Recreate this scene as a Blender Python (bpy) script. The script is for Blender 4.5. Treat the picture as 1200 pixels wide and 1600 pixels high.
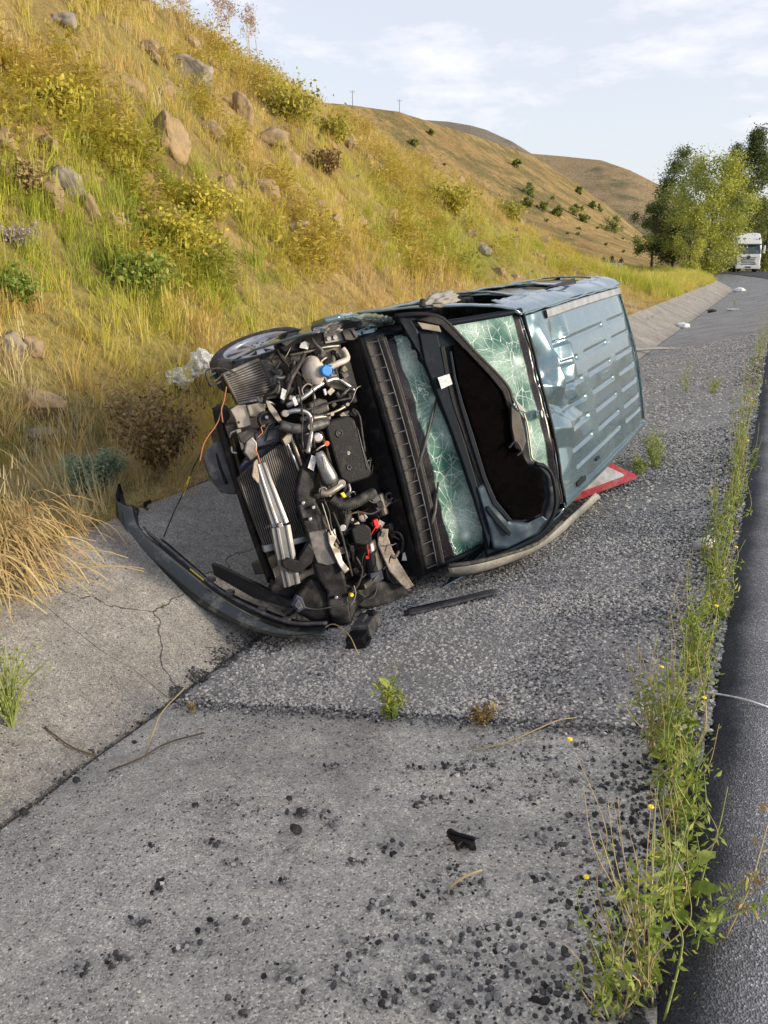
import bpy, bmesh, math, random
import numpy as np
from mathutils import Vector, Matrix, noise as mnoise

for o in list(bpy.data.objects): bpy.data.objects.remove(o)
SC = bpy.context.scene
COL = SC.collection
random.seed(4)
R = math.radians

# ------------------------------------------------------------------ camera
F = 1202.0                      # focal length in photo pixels (photo 1200 x 1600)
CAM = np.array([0.0, 0.0, 1.6])
PITCH = math.atan(400 / F); YAW = R(26.1)
_fh = np.array([-math.sin(YAW), math.cos(YAW), 0]); _rt = np.array([math.cos(YAW), math.sin(YAW), 0]); _z = np.array([0, 0, 1.0])
_fw = _fh * math.cos(PITCH) - _z * math.sin(PITCH); _up = _fh * math.sin(PITCH) + _z * math.cos(PITCH)
cd = bpy.data.cameras.new('camera'); cam = bpy.data.objects.new('camera', cd); COL.objects.link(cam)
cd.sensor_fit = 'VERTICAL'; cd.sensor_height = 36; cd.lens = 36 * F / 1600; cd.clip_end = 6000; cd.clip_start = 0.05
cam.matrix_world = Matrix(((_rt[0], _up[0], -_fw[0], CAM[0]), (_rt[1], _up[1], -_fw[1], CAM[1]), (_rt[2], _up[2], -_fw[2], CAM[2]), (0, 0, 0, 1)))
SC.camera = cam

# ------------------------------------------------------------------ sky, sun, exposure
SUN_EL, SUN_AZ = R(13.5), R(82)
wd = bpy.data.worlds.new('World'); SC.world = wd; wd.use_nodes = True
wn = wd.node_tree; wn.nodes.clear()
sky = wn.nodes.new('ShaderNodeTexSky'); sky.sky_type = 'NISHITA'; sky.sun_disc = False
sky.sun_elevation = SUN_EL; sky.sun_rotation = SUN_AZ; sky.air_density = 1.2; sky.dust_density = 5.0; sky.ozone_density = 1.6; sky.altitude = 1200
tc = wn.nodes.new('ShaderNodeTexCoord'); mp = wn.nodes.new('ShaderNodeMapping'); mp.inputs['Scale'].default_value = (2.6, 2.6, 8.0)
nz = wn.nodes.new('ShaderNodeTexNoise'); nz.inputs['Scale'].default_value = 2.6; nz.inputs['Detail'].default_value = 8; nz.inputs['Roughness'].default_value = 0.62
cr = wn.nodes.new('ShaderNodeValToRGB'); cr.color_ramp.elements[0].position = 0.52; cr.color_ramp.elements[1].position = 0.80
cr.color_ramp.elements[0].color = (0, 0, 0, 1); cr.color_ramp.elements[1].color = (.5, .5, .5, 1)   # wisps
veil = wn.nodes.new('ShaderNodeMix'); veil.data_type = 'RGBA'; veil.inputs['Factor'].default_value = .80; veil.inputs['B'].default_value = (2.22, 2.24, 2.46, 1)   # thin even haze over the whole sky
mx = wn.nodes.new('ShaderNodeMix'); mx.data_type = 'RGBA'; mx.inputs['B'].default_value = (4.0, 3.7, 3.75, 1)
bg = wn.nodes.new('ShaderNodeBackground'); bg.inputs['Strength'].default_value = 0.15
ow = wn.nodes.new('ShaderNodeOutputWorld')
L = wn.links.new
L(tc.outputs['Generated'], mp.inputs['Vector']); L(mp.outputs['Vector'], nz.inputs['Vector']); L(nz.outputs['Fac'], cr.inputs['Fac'])
L(cr.outputs['Color'], mx.inputs['Factor']); L(sky.outputs['Color'], veil.inputs['A']); L(veil.outputs['Result'], mx.inputs['A']); L(mx.outputs['Result'], bg.inputs['Color']); L(bg.outputs['Background'], ow.inputs['Surface'])
sl = bpy.data.lights.new('sun', 'SUN'); sl.energy = 2.3; sl.angle = R(11); sl.color = (1.0, 0.86, 0.66)
so = bpy.data.objects.new('sun', sl); COL.objects.link(so)
SD = Vector((math.sin(SUN_AZ) * math.cos(SUN_EL), math.cos(SUN_AZ) * math.cos(SUN_EL), math.sin(SUN_EL)))
so.rotation_euler = SD.to_track_quat('Z', 'Y').to_euler(); so.location = SD * 30
SC.view_settings.view_transform = 'Standard'; SC.view_settings.look = 'None'; SC.view_settings.exposure = 1.28; SC.view_settings.gamma = 1.0
SC.view_settings.use_curve_mapping = False
SC.render.engine = 'CYCLES'; SC.cycles.use_denoising = True
SC.cycles.max_bounces = 6; SC.cycles.transparent_max_bounces = 8

# ------------------------------------------------------------------ pixel rays (photo pixels 1200 x 1600)
def ray(px, py):
    d = _fw * F + _rt * (px - 600) - _up * (py - 800)
    return d / np.linalg.norm(d)
VR = np.array([[-0.05347, 0.2784, 0.95898], [-0.99793, 0.01939, -0.06127], [-0.03565, -0.96027, 0.27678]])
VT = np.array([-2.97284, 3.15682, 0.11344])          # pose of the overturned van: x forward, y to its left, z to its roof
CL = VR.T @ (CAM - VT)
def LP(px, py, n, d):
    n = np.array(n, float); r = VR.T @ ray(px, py)
    return CL + r * ((d - n @ CL) / (n @ r))
def plane(sp):
    k, d = sp
    if k == 'x': return np.array([1., 0, 0]), d
    if k == 'z': return np.array([0, 0, 1.]), d
    if k == 'y': return np.array([0, -1., 0]), -d
    if k == 's': n = np.array([.6, 0, .8]); return n, d
    if k == 'h': n = np.array([.682, 0, .731]); return n, d
    return k, d

# ------------------------------------------------------------------ noise
_rs = np.random.RandomState(7); _tab = _rs.rand(256, 256)
def vn(x, y, s=1.0, o=0):
    x = np.asarray(x, float) / s + o * 17.3 + 1000; y = np.asarray(y, float) / s + o * 9.1 + 1000
    xi = np.floor(x).astype(int); yi = np.floor(y).astype(int); fx = x - xi; fy = y - yi
    fx = fx * fx * (3 - 2 * fx); fy = fy * fy * (3 - 2 * fy)
    a = _tab[xi % 256, yi % 256]; b = _tab[(xi + 1) % 256, yi % 256]; c = _tab[xi % 256, (yi + 1) % 256]; d = _tab[(xi + 1) % 256, (yi + 1) % 256]
    return (a * (1 - fx) + b * fx) * (1 - fy) + (c * (1 - fx) + d * fx) * fy
def fbm(x, y, s=1.0, n=4, o=0):
    t = 0; a = 1; w = 0
    for i in range(n):
        t = t + a * vn(x, y, s / 2 ** i, o + i); w += a; a *= .5
    return t / w
def sstep(a, b, x):
    t = np.clip((np.asarray(x, float) - a) / (b - a), 0, 1); return t * t * (3 - 2 * t)

# ------------------------------------------------------------------ materials
MATS = {}
def nodes(name):
    m = bpy.data.materials.new(name); m.use_nodes = True; nt = m.node_tree
    return m, nt, nt.nodes['Principled BSDF'], nt.links.new
def setp(b, **k):
    for a, v in k.items(): b.inputs[a.replace('_', ' ')].default_value = v
def mat(name, col, rough=.6, metal=0.0, var=.25, scale=8.0, bump=.0, bscale=60., spec=.5, dirt=None, dscale=5., damt=.5, coat=0.0, rvar=.15):
    """plain material with large and small tonal variation, roughness variation, bump and optional patches of dirt"""
    m, nt, b, L = nodes(name); N = nt.nodes.new
    co = N('ShaderNodeTexCoord')
    n1 = N('ShaderNodeTexNoise'); n1.inputs['Scale'].default_value = scale; n1.inputs['Detail'].default_value = 6; n1.inputs['Roughness'].default_value = .65
    L(co.outputs['Object'], n1.inputs['Vector'])
    mr = N('ShaderNodeMapRange'); mr.inputs['From Min'].default_value = .3; mr.inputs['From Max'].default_value = .7
    mr.inputs['To Min'].default_value = 1 - var; mr.inputs['To Max'].default_value = 1 + var
    L(n1.outputs['Fac'], mr.inputs['Value'])
    mu = N('ShaderNodeMix'); mu.data_type = 'RGBA'; mu.blend_type = 'MULTIPLY'; mu.inputs['Factor'].default_value = 1; mu.inputs['A'].default_value = (*col, 1)
    L(mr.outputs['Result'], mu.inputs['B']); out = mu.outputs['Result']
    if dirt:
        n2 = N('ShaderNodeTexNoise'); n2.inputs['Scale'].default_value = dscale; n2.inputs['Detail'].default_value = 9; n2.inputs['Roughness'].default_value = .7
        L(co.outputs['Object'], n2.inputs['Vector'])
        r2 = N('ShaderNodeMapRange'); r2.inputs['From Min'].default_value = .62 - damt * .3; r2.inputs['From Max'].default_value = .8 - damt * .2
        L(n2.outputs['Fac'], r2.inputs['Value'])
        m2 = N('ShaderNodeMix'); m2.data_type = 'RGBA'; m2.inputs['B'].default_value = (*dirt, 1)
        L(r2.outputs['Result'], m2.inputs['Factor']); L(out, m2.inputs['A']); out = m2.outputs['Result']
    L(out, b.inputs['Base Color'])
    r3 = N('ShaderNodeMapRange'); r3.inputs['To Min'].default_value = max(.03, rough - rvar); r3.inputs['To Max'].default_value = min(1, rough + rvar)
    L(n1.outputs['Fac'], r3.inputs['Value']); L(r3.outputs['Result'], b.inputs['Roughness'])
    setp(b, Metallic=metal, Specular_IOR_Level=spec, Coat_Weight=coat)
    if bump:
        n4 = N('ShaderNodeTexNoise'); n4.inputs['Scale'].default_value = bscale; n4.inputs['Detail'].default_value = 4
        L(co.outputs['Object'], n4.inputs['Vector'])
        bu = N('ShaderNodeBump'); bu.inputs['Strength'].default_value = bump; bu.inputs['Distance'].default_value = .02
        L(n4.outputs['Fac'], bu.inputs['Height']); L(bu.outputs['Normal'], b.inputs['Normal'])
    MATS[name] = m
    return m
def leafmat(name, stops, attr='tint', inst=True, trans=.35, rough=.55, wscale=.6):
    """foliage: colour picked along a ramp by a per-clump attribute and world noise, with light let through"""
    m, nt, b, L = nodes(name); N = nt.nodes.new
    at = N('ShaderNodeAttribute'); at.attribute_name = attr; at.attribute_type = 'INSTANCER' if inst else 'GEOMETRY'
    ge = N('ShaderNodeNewGeometry'); n1 = N('ShaderNodeTexNoise'); n1.inputs['Scale'].default_value = wscale * 9; n1.inputs['Detail'].default_value = 3
    L(ge.outputs['Position'], n1.inputs['Vector'])
    ad = N('ShaderNodeMath'); ad.operation = 'MULTIPLY_ADD'; ad.inputs[1].default_value = .35; L(n1.outputs['Fac'], ad.inputs[0])
    sb = N('ShaderNodeMath'); sb.operation = 'ADD'; sb.inputs[1].default_value = -.175; L(at.outputs['Fac'], sb.inputs[0]); L(sb.outputs[0], ad.inputs[2])
    rp = N('ShaderNodeValToRGB'); e = rp.color_ramp.elements
    for i, (p, c) in enumerate(stops):
        q = e[i] if i < 2 else e.new(p)
        q.position = p; q.color = (*c, 1)
    L(ad.outputs[0], rp.inputs['Fac']); L(rp.outputs['Color'], b.inputs['Base Color'])
    setp(b, Roughness=rough, Specular_IOR_Level=.3)
    tr = N('ShaderNodeBsdfTranslucent'); L(rp.outputs['Color'], tr.inputs['Color'])
    ms = N('ShaderNodeMixShader'); ms.inputs[0].default_value = trans
    o = nt.nodes['Material Output']; L(b.outputs[0], ms.inputs[1]); L(tr.outputs[0], ms.inputs[2]); L(ms.outputs[0], o.inputs['Surface'])
    MATS[name] = m
    return m

# ------------------------------------------------------------------ mesh helpers
def catmull(P, k=6):
    P = [np.array(p, float) for p in P]
    if len(P) < 3: return P
    out = []; Q = [2 * P[0] - P[1]] + P + [2 * P[-1] - P[-2]]
    for i in range(1, len(Q) - 2):
        for j in range(k):
            t = j / k; a, b, c, d = Q[i - 1], Q[i], Q[i + 1], Q[i + 2]
            out.append(.5 * (2 * b + (c - a) * t + (2 * a - 5 * b + 4 * c - d) * t * t + (3 * b - a - 3 * c + d) * t ** 3))
    out.append(P[-1]); return out
class MB:
    def __init__(s): s.v = []; s.f = []
    def add(s, v, f):
        o = len(s.v); s.v += [tuple(map(float, p)) for p in v]; s.f += [tuple(i + o for i in q) for q in f]; return s
    def box(s, c, d, M=None):
        c = np.array(c, float); h = np.array(d, float) / 2
        P = [np.array((x, y, z)) * h for x in (-1, 1) for y in (-1, 1) for z in (-1, 1)]
        if M is not None: P = [np.array(M) @ p for p in P]
        return s.add([c + p for p in P], [(0, 1, 3, 2), (4, 6, 7, 5), (0, 4, 5, 1), (2, 3, 7, 6), (0, 2, 6, 4), (1, 5, 7, 3)])
    def tube(s, P, r, n=8, cap=True):
        P = [np.array(p, float) for p in P]; m = len(P); rr = r if hasattr(r, '__len__') else [r] * m
        t0 = P[1] - P[0]; a = np.cross(t0, (0, 0, 1.)); a = a if np.linalg.norm(a) > 1e-6 else np.cross(t0, (1., 0, 0))
        V = []; F_ = []
        for i in range(m):
            t = P[min(i + 1, m - 1)] - P[max(i - 1, 0)]; t = t / (np.linalg.norm(t) + 1e-12)
            a = a - t * (a @ t); a = a / (np.linalg.norm(a) + 1e-12); b = np.cross(t, a)
            for k in range(n):
                w = 2 * math.pi * k / n; V.append(P[i] + rr[i] * (math.cos(w) * a + math.sin(w) * b))
        for i in range(m - 1):
            for k in range(n): F_.append((i * n + k, i * n + (k + 1) % n, (i + 1) * n + (k + 1) % n, (i + 1) * n + k))
        if cap: F_ += [tuple(range(n - 1, -1, -1)), tuple(range((m - 1) * n, m * n))]
        return s.add(V, F_)
    def cyl(s, a, b, r, n=14): return s.tube([a, b], r if hasattr(r, '__len__') else [r, r], n)
    def ell(s, c, r, nu=16, nv=10, M=None):
        c = np.array(c, float); V = []; F_ = []
        for j in range(nv + 1):
            th = math.pi * j / nv
            for i in range(nu):
                ph = 2 * math.pi * i / nu; p = np.array((math.sin(th) * math.cos(ph), math.sin(th) * math.sin(ph), math.cos(th))) * r
                V.append(c + (np.array(M) @ p if M is not None else p))
        for j in range(nv):
            for i in range(nu): F_.append((j * nu + i, j * nu + (i + 1) % nu, (j + 1) * nu + (i + 1) % nu, (j + 1) * nu + i))
        return s.add(V, F_)
    def prism(s, poly, off):
        poly = [np.array(p, float) for p in poly]; n = len(poly); off = np.array(off, float)
        V = poly + [p + off for p in poly]
        return s.add(V, [tuple(range(n)), tuple(range(2 * n - 1, n - 1, -1))] + [(i, (i + 1) % n + 0, (i + 1) % n + n, i + n)[::-1] for i in range(n)])
    def grid(s, G, closed=False):
        n, m = len(G), len(G[0]); V = [p for r in G for p in r]
        return s.add(V, [(i * m + j, i * m + (j + 1) % m, (i + 1) * m + (j + 1) % m, (i + 1) * m + j) for i in range(n - 1) for j in range(m if closed else m - 1)])
    def build(s, name, m, parent=None, smooth=False, bevel=0, solid=0, fixn=True):
        me = bpy.data.meshes.new(name); me.from_pydata(s.v, [], s.f)
        if fixn and len(s.f) < 60000:
            b = bmesh.new(); b.from_mesh(me); bmesh.ops.recalc_face_normals(b, faces=b.faces); b.to_mesh(me); b.free()
        return link(name, me, m, parent, smooth, bevel, solid)
def link(name, me, m, parent=None, smooth=False, bevel=0, solid=0):
    if isinstance(m, str): m = MATS[m]
    me.materials.append(m)
    if smooth: me.polygons.foreach_set('use_smooth', [True] * len(me.polygons))
    o = bpy.data.objects.new(name, me); COL.objects.link(o)
    if parent is not None: o.parent = parent
    if solid: q = o.modifiers.new('s', 'SOLIDIFY'); q.thickness = solid; q.offset = 0
    if bevel: q = o.modifiers.new('b', 'BEVEL'); q.width = bevel; q.segments = 2; q.limit_method = 'ANGLE'; q.angle_limit = R(40)
    return o
def empty(name, loc=(0, 0, 0), rz=0):
    o = bpy.data.objects.new(name, None); o.empty_display_size = .1; COL.objects.link(o); o.location = loc; o.rotation_euler = (0, 0, rz); return o
def tag(o, label=None, cat=None, group=None, kind=None):
    if label: o['label'] = label
    if cat: o['category'] = cat
    if group: o['group'] = group
    if kind: o['kind'] = kind
    return o
def setattr_f(me, name, vals, dom='POINT'):
    a = me.attributes.new(name, 'FLOAT', dom); a.data.foreach_set('value', np.asarray(vals, np.float32).ravel())

# ================================================================== the large structure
def shift(y):
    """the road swings gently to the left far ahead"""
    y = np.asarray(y, float); k = .0057
    return np.where(y < 55, 0, np.where(y < 100, -k * (y - 55) ** 2, -k * 45 ** 2 - 2 * k * 45 * (y - 100)))
DB, DL = -2.53, -3.72          # bottom line and left brim of the concrete ditch
def ditch_z(xs):
    xs = np.asarray(xs, float)
    return np.where(xs > DB, -.03 - .57 * np.clip(-xs / -DB, 0, 1), -.6 + (DB - xs) * .56 / (DB - DL))
_hy = np.array([-30, 5, 10, 13.4, 17.5, 22, 27, 34, 41, 45, 50, 60, 90, 300])
_hz = np.array([8.2, 8.0, 7.4, 6.7, 6.1, 5.55, 5.0, 3.75, 1.7, .6, .05, -.1, -.15, -.15])
def bank_z(xs, y):
    xs = np.asarray(xs, float); y = np.asarray(y, float)
    d = DL - xs; H = np.interp(y, _hy, _hz)
    shelf = -.03 + .15 * np.clip(d, 0, 1.7)
    t = np.clip((d - 1.5) / 8.2, 0, 1); g = .45 * (t * t * (3 - 2 * t)) + .55 * (1 - (1 - t) ** 1.7)
    z = shelf + (H - .22) * g + np.clip(d - 9.7, 0, 400) * .004
    am = np.clip(d / 1.5, 0, 1) * np.clip(1.3 - d / 60, .15, 1)
    z = z + am * ((fbm(xs, y, 3.2, 3, 1) - .5) * .75 * np.clip(H / 5, .12, 1) + (fbm(xs, y, .7, 3, 5) - .5) * .22)
    return z
def ground_z(x, y):
    xs = np.asarray(x, float) - shift(y)
    r = np.where(xs < DL, bank_z(xs, y), np.where(xs < .05, ditch_z(xs), np.where(xs < 8.2, .0, -.12 - np.clip(xs - 8.2, 0, 6) * .12)))
    return r
def hit(px, py, lift=0.0, tmax=200):
    """where the ray of a photo pixel meets the ground"""
    d = ray(px, py); t = np.concatenate([np.arange(.5, 30, .02), np.arange(30, tmax, .1)])
    P = CAM + d * t[:, None]; below = P[:, 2] < ground_z(P[:, 0], P[:, 1])
    i = int(np.argmax(below)) if below.any() else len(t) - 1
    p = P[i].copy(); p[2] = float(ground_z(p[0], p[1])) + lift
    return p
def gnormal(x, y, e=.25):
    dx = float(ground_z(x + e, y) - ground_z(x - e, y)) / (2 * e); dy = float(ground_z(x, y + e) - ground_z(x, y - e)) / (2 * e)
    v = Vector((-dx, -dy, 1)); v.normalize(); return v

# --- ground materials
def world_noise(nt, L, scale, detail=6, rough=.6):
    g = nt.nodes.new('ShaderNodeNewGeometry'); n = nt.nodes.new('ShaderNodeTexNoise')
    n.inputs['Scale'].default_value = scale; n.inputs['Detail'].default_value = detail; n.inputs['Roughness'].default_value = rough
    L(g.outputs['Position'], n.inputs['Vector']); return n.outputs['Fac']
def ramp(nt, L, fac, stops):
    r = nt.nodes.new('ShaderNodeValToRGB'); e = r.color_ramp.elements
    for i, (p, c) in enumerate(stops):
        q = e[i] if i < 2 else e.new(p)
        q.position = p; q.color = (*c, 1)
    L(fac, r.inputs['Fac']); return r.outputs['Color']
def mixc(nt, L, f, a, b, mode='MIX'):
    m = nt.nodes.new('ShaderNodeMix'); m.data_type = 'RGBA'; m.blend_type = mode
    for s, v in (('Factor', f), ('A', a), ('B', b)):
        if isinstance(v, (int, float)): m.inputs[s].default_value = v
        elif isinstance(v, tuple): m.inputs[s].default_value = (*v, 1)
        else: L(v, m.inputs[s])
    return m.outputs['Result']
def bumpn(nt, L, b, h, st=.5, dist=.02):
    u = nt.nodes.new('ShaderNodeBump'); u.inputs['Strength'].default_value = st; u.inputs['Distance'].default_value = dist
    L(h, u.inputs['Height']); L(u.outputs['Normal'], b.inputs['Normal'])
def soil_mat():
    m, nt, b, L = nodes('dry soil');  # dark patches in this colour include painted shade on soil between tufts
    c = ramp(nt, L, world_noise(nt, L, .7, 8), [(.3, (.15, .10, .055)), (.7, (.42, .31, .15)), (.5, (.28, .20, .095))])
    c = mixc(nt, L, ramp(nt, L, world_noise(nt, L, .12, 4), [(.45, (0, 0, 0)), (.62, (1, 1, 1))]), c, (.21, .2, .06))
    f = world_noise(nt, L, 14, 6, .7); c = mixc(nt, L, .7, c, ramp(nt, L, f, [(.3, (.45, .45, .45)), (.7, (1.3, 1.25, 1.2))]), 'MULTIPLY')
    L(c, b.inputs['Base Color']); setp(b, Roughness=.95, Specular_IOR_Level=.1); bumpn(nt, L, b, f, .8, .06); MATS['soil'] = m
soil_mat()
def hill_mat(name, base, alt, scrub, sscale, samt):
    m, nt, b, L = nodes(name)
    c = ramp(nt, L, world_noise(nt, L, .035, 9, .65), [(.32, base), (.68, alt)])
    c = mixc(nt, L, ramp(nt, L, world_noise(nt, L, sscale, 8, .72), [(samt, (0, 0, 0)), (samt + .1, (1, 1, 1))]), c, scrub)
    c = mixc(nt, L, .75, c, ramp(nt, L, world_noise(nt, L, .6, 8, .75), [(.3, (.45, .47, .45)), (.7, (1.35, 1.3, 1.25))]), 'MULTIPLY')
    L(c, b.inputs['Base Color']); setp(b, Roughness=.95, Specular_IOR_Level=.05); bumpn(nt, L, b, world_noise(nt, L, .25, 9, .75), 1.0, 4.5); MATS[name] = m
hill_mat('golden hill', (.42, .295, .135), (.60, .45, .22), (.29, .25, .12), .09, .47)
hill_mat('scrub mountain', (.42, .32, .20), (.36, .28, .17), (.20, .185, .115), .016, .5)
hill_mat('pale ridge', (.26, .23, .19), (.22, .2, .17), (.16, .15, .13), .01, .52)
def concrete_mat(name, tone, cracked=False):
    m, nt, b, L = nodes(name); N = nt.nodes.new
    ge = N('ShaderNodeNewGeometry')
    big = world_noise(nt, L, 1.6, 8, .65); mid = world_noise(nt, L, 16, 6, .7)
    c = ramp(nt, L, big, [(.3, tuple(t * .74 for t in tone)), (.72, tuple(t * 1.16 for t in tone))])
    c = mixc(nt, L, .8, c, ramp(nt, L, mid, [(.25, (.62, .62, .62)), (.75, (1.25, 1.24, 1.2))]), 'MULTIPLY')
    v = N('ShaderNodeTexVoronoi'); v.inputs['Scale'].default_value = 170; L(ge.outputs['Position'], v.inputs['Vector'])
    sp = N('ShaderNodeSeparateColor'); L(v.outputs['Color'], sp.inputs['Color'])
    c = mixc(nt, L, .75, c, ramp(nt, L, sp.outputs[0], [(0, (.22, .22, .24)), (.25, (.82, .82, .82)), (.82, (1.08, 1.07, 1.05)), (1, (2.0, 1.95, 1.85))]), 'MULTIPLY')
    v2 = N('ShaderNodeTexVoronoi'); v2.inputs['Scale'].default_value = 62; L(ge.outputs['Position'], v2.inputs['Vector'])
    s2 = N('ShaderNodeSeparateColor'); L(v2.outputs['Color'], s2.inputs['Color'])
    th = N('ShaderNodeMath'); th.operation = 'GREATER_THAN'; th.inputs[1].default_value = .935; L(s2.outputs[0], th.inputs[0])
    nr = N('ShaderNodeMath'); nr.operation = 'LESS_THAN'; nr.inputs[1].default_value = .34; L(v2.outputs['Distance'], nr.inputs[0])
    fa = N('ShaderNodeMath'); fa.operation = 'MULTIPLY'; L(th.outputs[0], fa.inputs[0]); L(nr.outputs[0], fa.inputs[1])
    c = mixc(nt, L, fa.outputs[0], c, (.055, .055, .06))
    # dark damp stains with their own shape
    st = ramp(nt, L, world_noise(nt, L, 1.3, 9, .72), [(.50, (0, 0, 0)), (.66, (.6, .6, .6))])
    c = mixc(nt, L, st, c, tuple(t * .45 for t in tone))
    wb = N('ShaderNodeTexNoise'); wb.inputs['Scale'].default_value = 4; wb.inputs['Detail'].default_value = 8; L(ge.outputs['Position'], wb.inputs['Vector'])
    wv = mixc(nt, L, .35, ge.outputs['Position'], wb.outputs['Color'], 'ADD')
    vc = N('ShaderNodeTexVoronoi'); vc.feature = 'DISTANCE_TO_EDGE'; vc.inputs['Scale'].default_value = .55; L(wv, vc.inputs['Vector'])
    ce = N('ShaderNodeMapRange'); ce.inputs['From Min'].default_value = .0042; ce.inputs['From Max'].default_value = .002; L(vc.outputs['Distance'], ce.inputs['Value'])
    if cracked: c = mixc(nt, L, ce.outputs['Result'], c, (.06, .055, .05))
    pt = ramp(nt, L, world_noise(nt, L, 5.5, 9, .75), [(.57, (0, 0, 0)), (.66, (.75, .75, .75))])      # scoured patches where the cement skin is gone
    c = mixc(nt, L, pt, c, ramp(nt, L, sp.outputs[1], [(0, (.05, .05, .055)), (.5, (.22, .215, .21)), (1, (.5, .48, .45))]))
    L(c, b.inputs['Base Color']); setp(b, Roughness=.9, Specular_IOR_Level=.25)
    ad = N('ShaderNodeMath'); ad.operation = 'MULTIPLY_ADD'; ad.inputs[1].default_value = -.5; L(v.outputs['Distance'], ad.inputs[0]); L(mid, ad.inputs[2])
    bumpn(nt, L, b, ad.outputs[0], .55, .012); MATS[name] = m
concrete_mat('concrete', (.52, .50, .465))
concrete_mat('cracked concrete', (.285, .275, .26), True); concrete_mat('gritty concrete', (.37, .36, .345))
def asphalt_mat():
    m, nt, b, L = nodes('asphalt'); N = nt.nodes.new
    ge = N('ShaderNodeNewGeometry'); sx = N('ShaderNodeSeparateXYZ'); L(ge.outputs['Position'], sx.inputs[0])
    wob = N('ShaderNodeMath'); wob.operation = 'MULTIPLY_ADD'; wob.inputs[1].default_value = .22; L(world_noise(nt, L, 2.2, 6), wob.inputs[0]); L(sx.outputs['X'], wob.inputs[2])
    worn = N('ShaderNodeMapRange'); worn.inputs['From Min'].default_value = .17; worn.inputs['From Max'].default_value = .36; L(wob.outputs[0], worn.inputs['Value'])
    c = mixc(nt, L, worn.outputs[0], (.034, .036, .044), (.27, .275, .30))
    v = N('ShaderNodeTexVoronoi'); v.inputs['Scale'].default_value = 190; L(ge.outputs['Position'], v.inputs['Vector'])
    s2 = N('ShaderNodeSeparateColor'); L(v.outputs['Color'], s2.inputs['Color'])
    c = mixc(nt, L, .9, c, ramp(nt, L, s2.outputs[0], [(0, (.45, .45, .45)), (.7, (1.1, 1.1, 1.1)), (.93, (1.4, 1.4, 1.4)), (1, (2.8, 2.8, 2.8))]), 'MULTIPLY')
    L(c, b.inputs['Base Color']); setp(b, Roughness=.78, Specular_IOR_Level=.35)
    bumpn(nt, L, b, v.outputs['Distance'], .5, .012); MATS['asphalt'] = m
asphalt_mat()
mat('white paint', (.7, .7, .68), .6, var=.15, dirt=(.2, .2, .2), dscale=9)

# --- ground sheet to the horizon
def build_ground():
    xs = np.concatenate([-np.geomspace(16, 900, 46)[::-1], np.arange(-15.8, -3.8, .2), [-3.74, DL, DL + .02], [-3.2, -2.53, -1.2, .0, .12, 4, 8.1, 8.2, 8.4, 9, 10, 11, 12, 13, 14.2], np.geomspace(17, 1500, 26)])
    ys = np.concatenate([-np.geomspace(3, 500, 14)[::-1], np.arange(-2.5, 32, .25), np.geomspace(32.5, 95, 70), np.geomspace(98, 2500, 50)])
    X, Y = np.meshgrid(xs, ys, indexing='ij'); S = X
    Z = bank_z(S, Y)
    Z = np.where(S > DL + .01, -.9, Z); Z = np.where((S > .05) & (S < 8.15), -.3, Z); Z = np.where(S >= 8.15, -.12 - np.clip(S - 8.2, 0, 6) * .12, Z)
    Z = Z + np.where(S > 14.3, (fbm(X, Y, 40, 3, 3) - .5) * 1.2 * sstep(14, 60, S), 0)
    P = np.stack([X + shift(Y), Y, Z], -1); n, m = X.shape
    b = MB(); b.v = [tuple(p) for p in P.reshape(-1, 3).tolist()]
    b.f = [(i * m + j, (i + 1) * m + j, (i + 1) * m + j + 1, i * m + j + 1) for i in range(n - 1) for j in range(m - 1)]
    o = b.build('ground', 'soil', smooth=True, fixn=False); tag(o, kind='structure', label='dry grassy earth bank and valley floor')
build_ground()

# --- far hills
def hill(name, m, prof, D0, z0, nb=220, nv=90, bumps=.03, seed=0, skew=1.0):
    """prof: (photo x, photo y, distance) along the crest"""
    be = []; el = []; Dc = []
    for px, py, D in prof:
        d = ray(px, py); be.append(math.atan2(d[0], d[1])); el.append(d[2] / math.hypot(d[0], d[1])); Dc.append(D)
    B = np.linspace(be[0], be[-1], nb); E_ = np.interp(B, be, el); DC = np.interp(B, be, Dc)
    G = []
    for i in range(nv + 40):
        t = min(i / nv, 1.0); back = max(0, (i - nv) / 40)
        dist = D0 + (DC - D0) * t + back * DC * .5
        zc = CAM[2] + E_ * DC
        g = t ** skew; z = z0 + (zc - z0) * g - back * back * zc * .8
        x = np.sin(B) * dist; y = np.cos(B) * dist
        amp = zc * bumps * (math.sin(math.pi * min(t, 1)) * 1.0 + .25)
        z = z + amp * 2 * (fbm(x, y, DC.mean() * .16, 5, seed) - .5) * (1 if t < 1 else .3)
        G.append(list(zip(x, y, z)))
    return tag(MB().grid(G).build(name, m, smooth=True), kind='structure')
HP = [(-900, 60, 120), (-300, 90, 130), (200, 130, 145), (540, 163, 165), (625, 176, 185), (690, 196, 210), (760, 218, 240), (830, 242, 280), (900, 285, 300), (960, 330, 310), (1010, 372, 300), (1040, 398, 280)]
tag(hill('hillside', 'golden hill', HP, 82, -.8, seed=2, skew=1.25, bumps=.075), label='golden dry grass hillside behind the bank')
MP = [(300, 260, 700), (600, 236, 700), (760, 232, 680), (830, 240, 650), (880, 244, 640), (940, 250, 620), (985, 266, 600), (1035, 291, 580), (1075, 318, 560), (1120, 352, 540), (1170, 392, 520)]
tag(hill('mountain', 'scrub mountain', MP, 330, -2, seed=4, skew=1.15, bumps=.05), label='darker scrub covered mountain behind the golden hillside')
RP = [(540, 230, 1250), (640, 186, 1250), (700, 190, 1250), (735, 196, 1230), (760, 203, 1220), (800, 221, 1200), (840, 246, 1200), (900, 300, 1200), (960, 380, 1200)]
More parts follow.
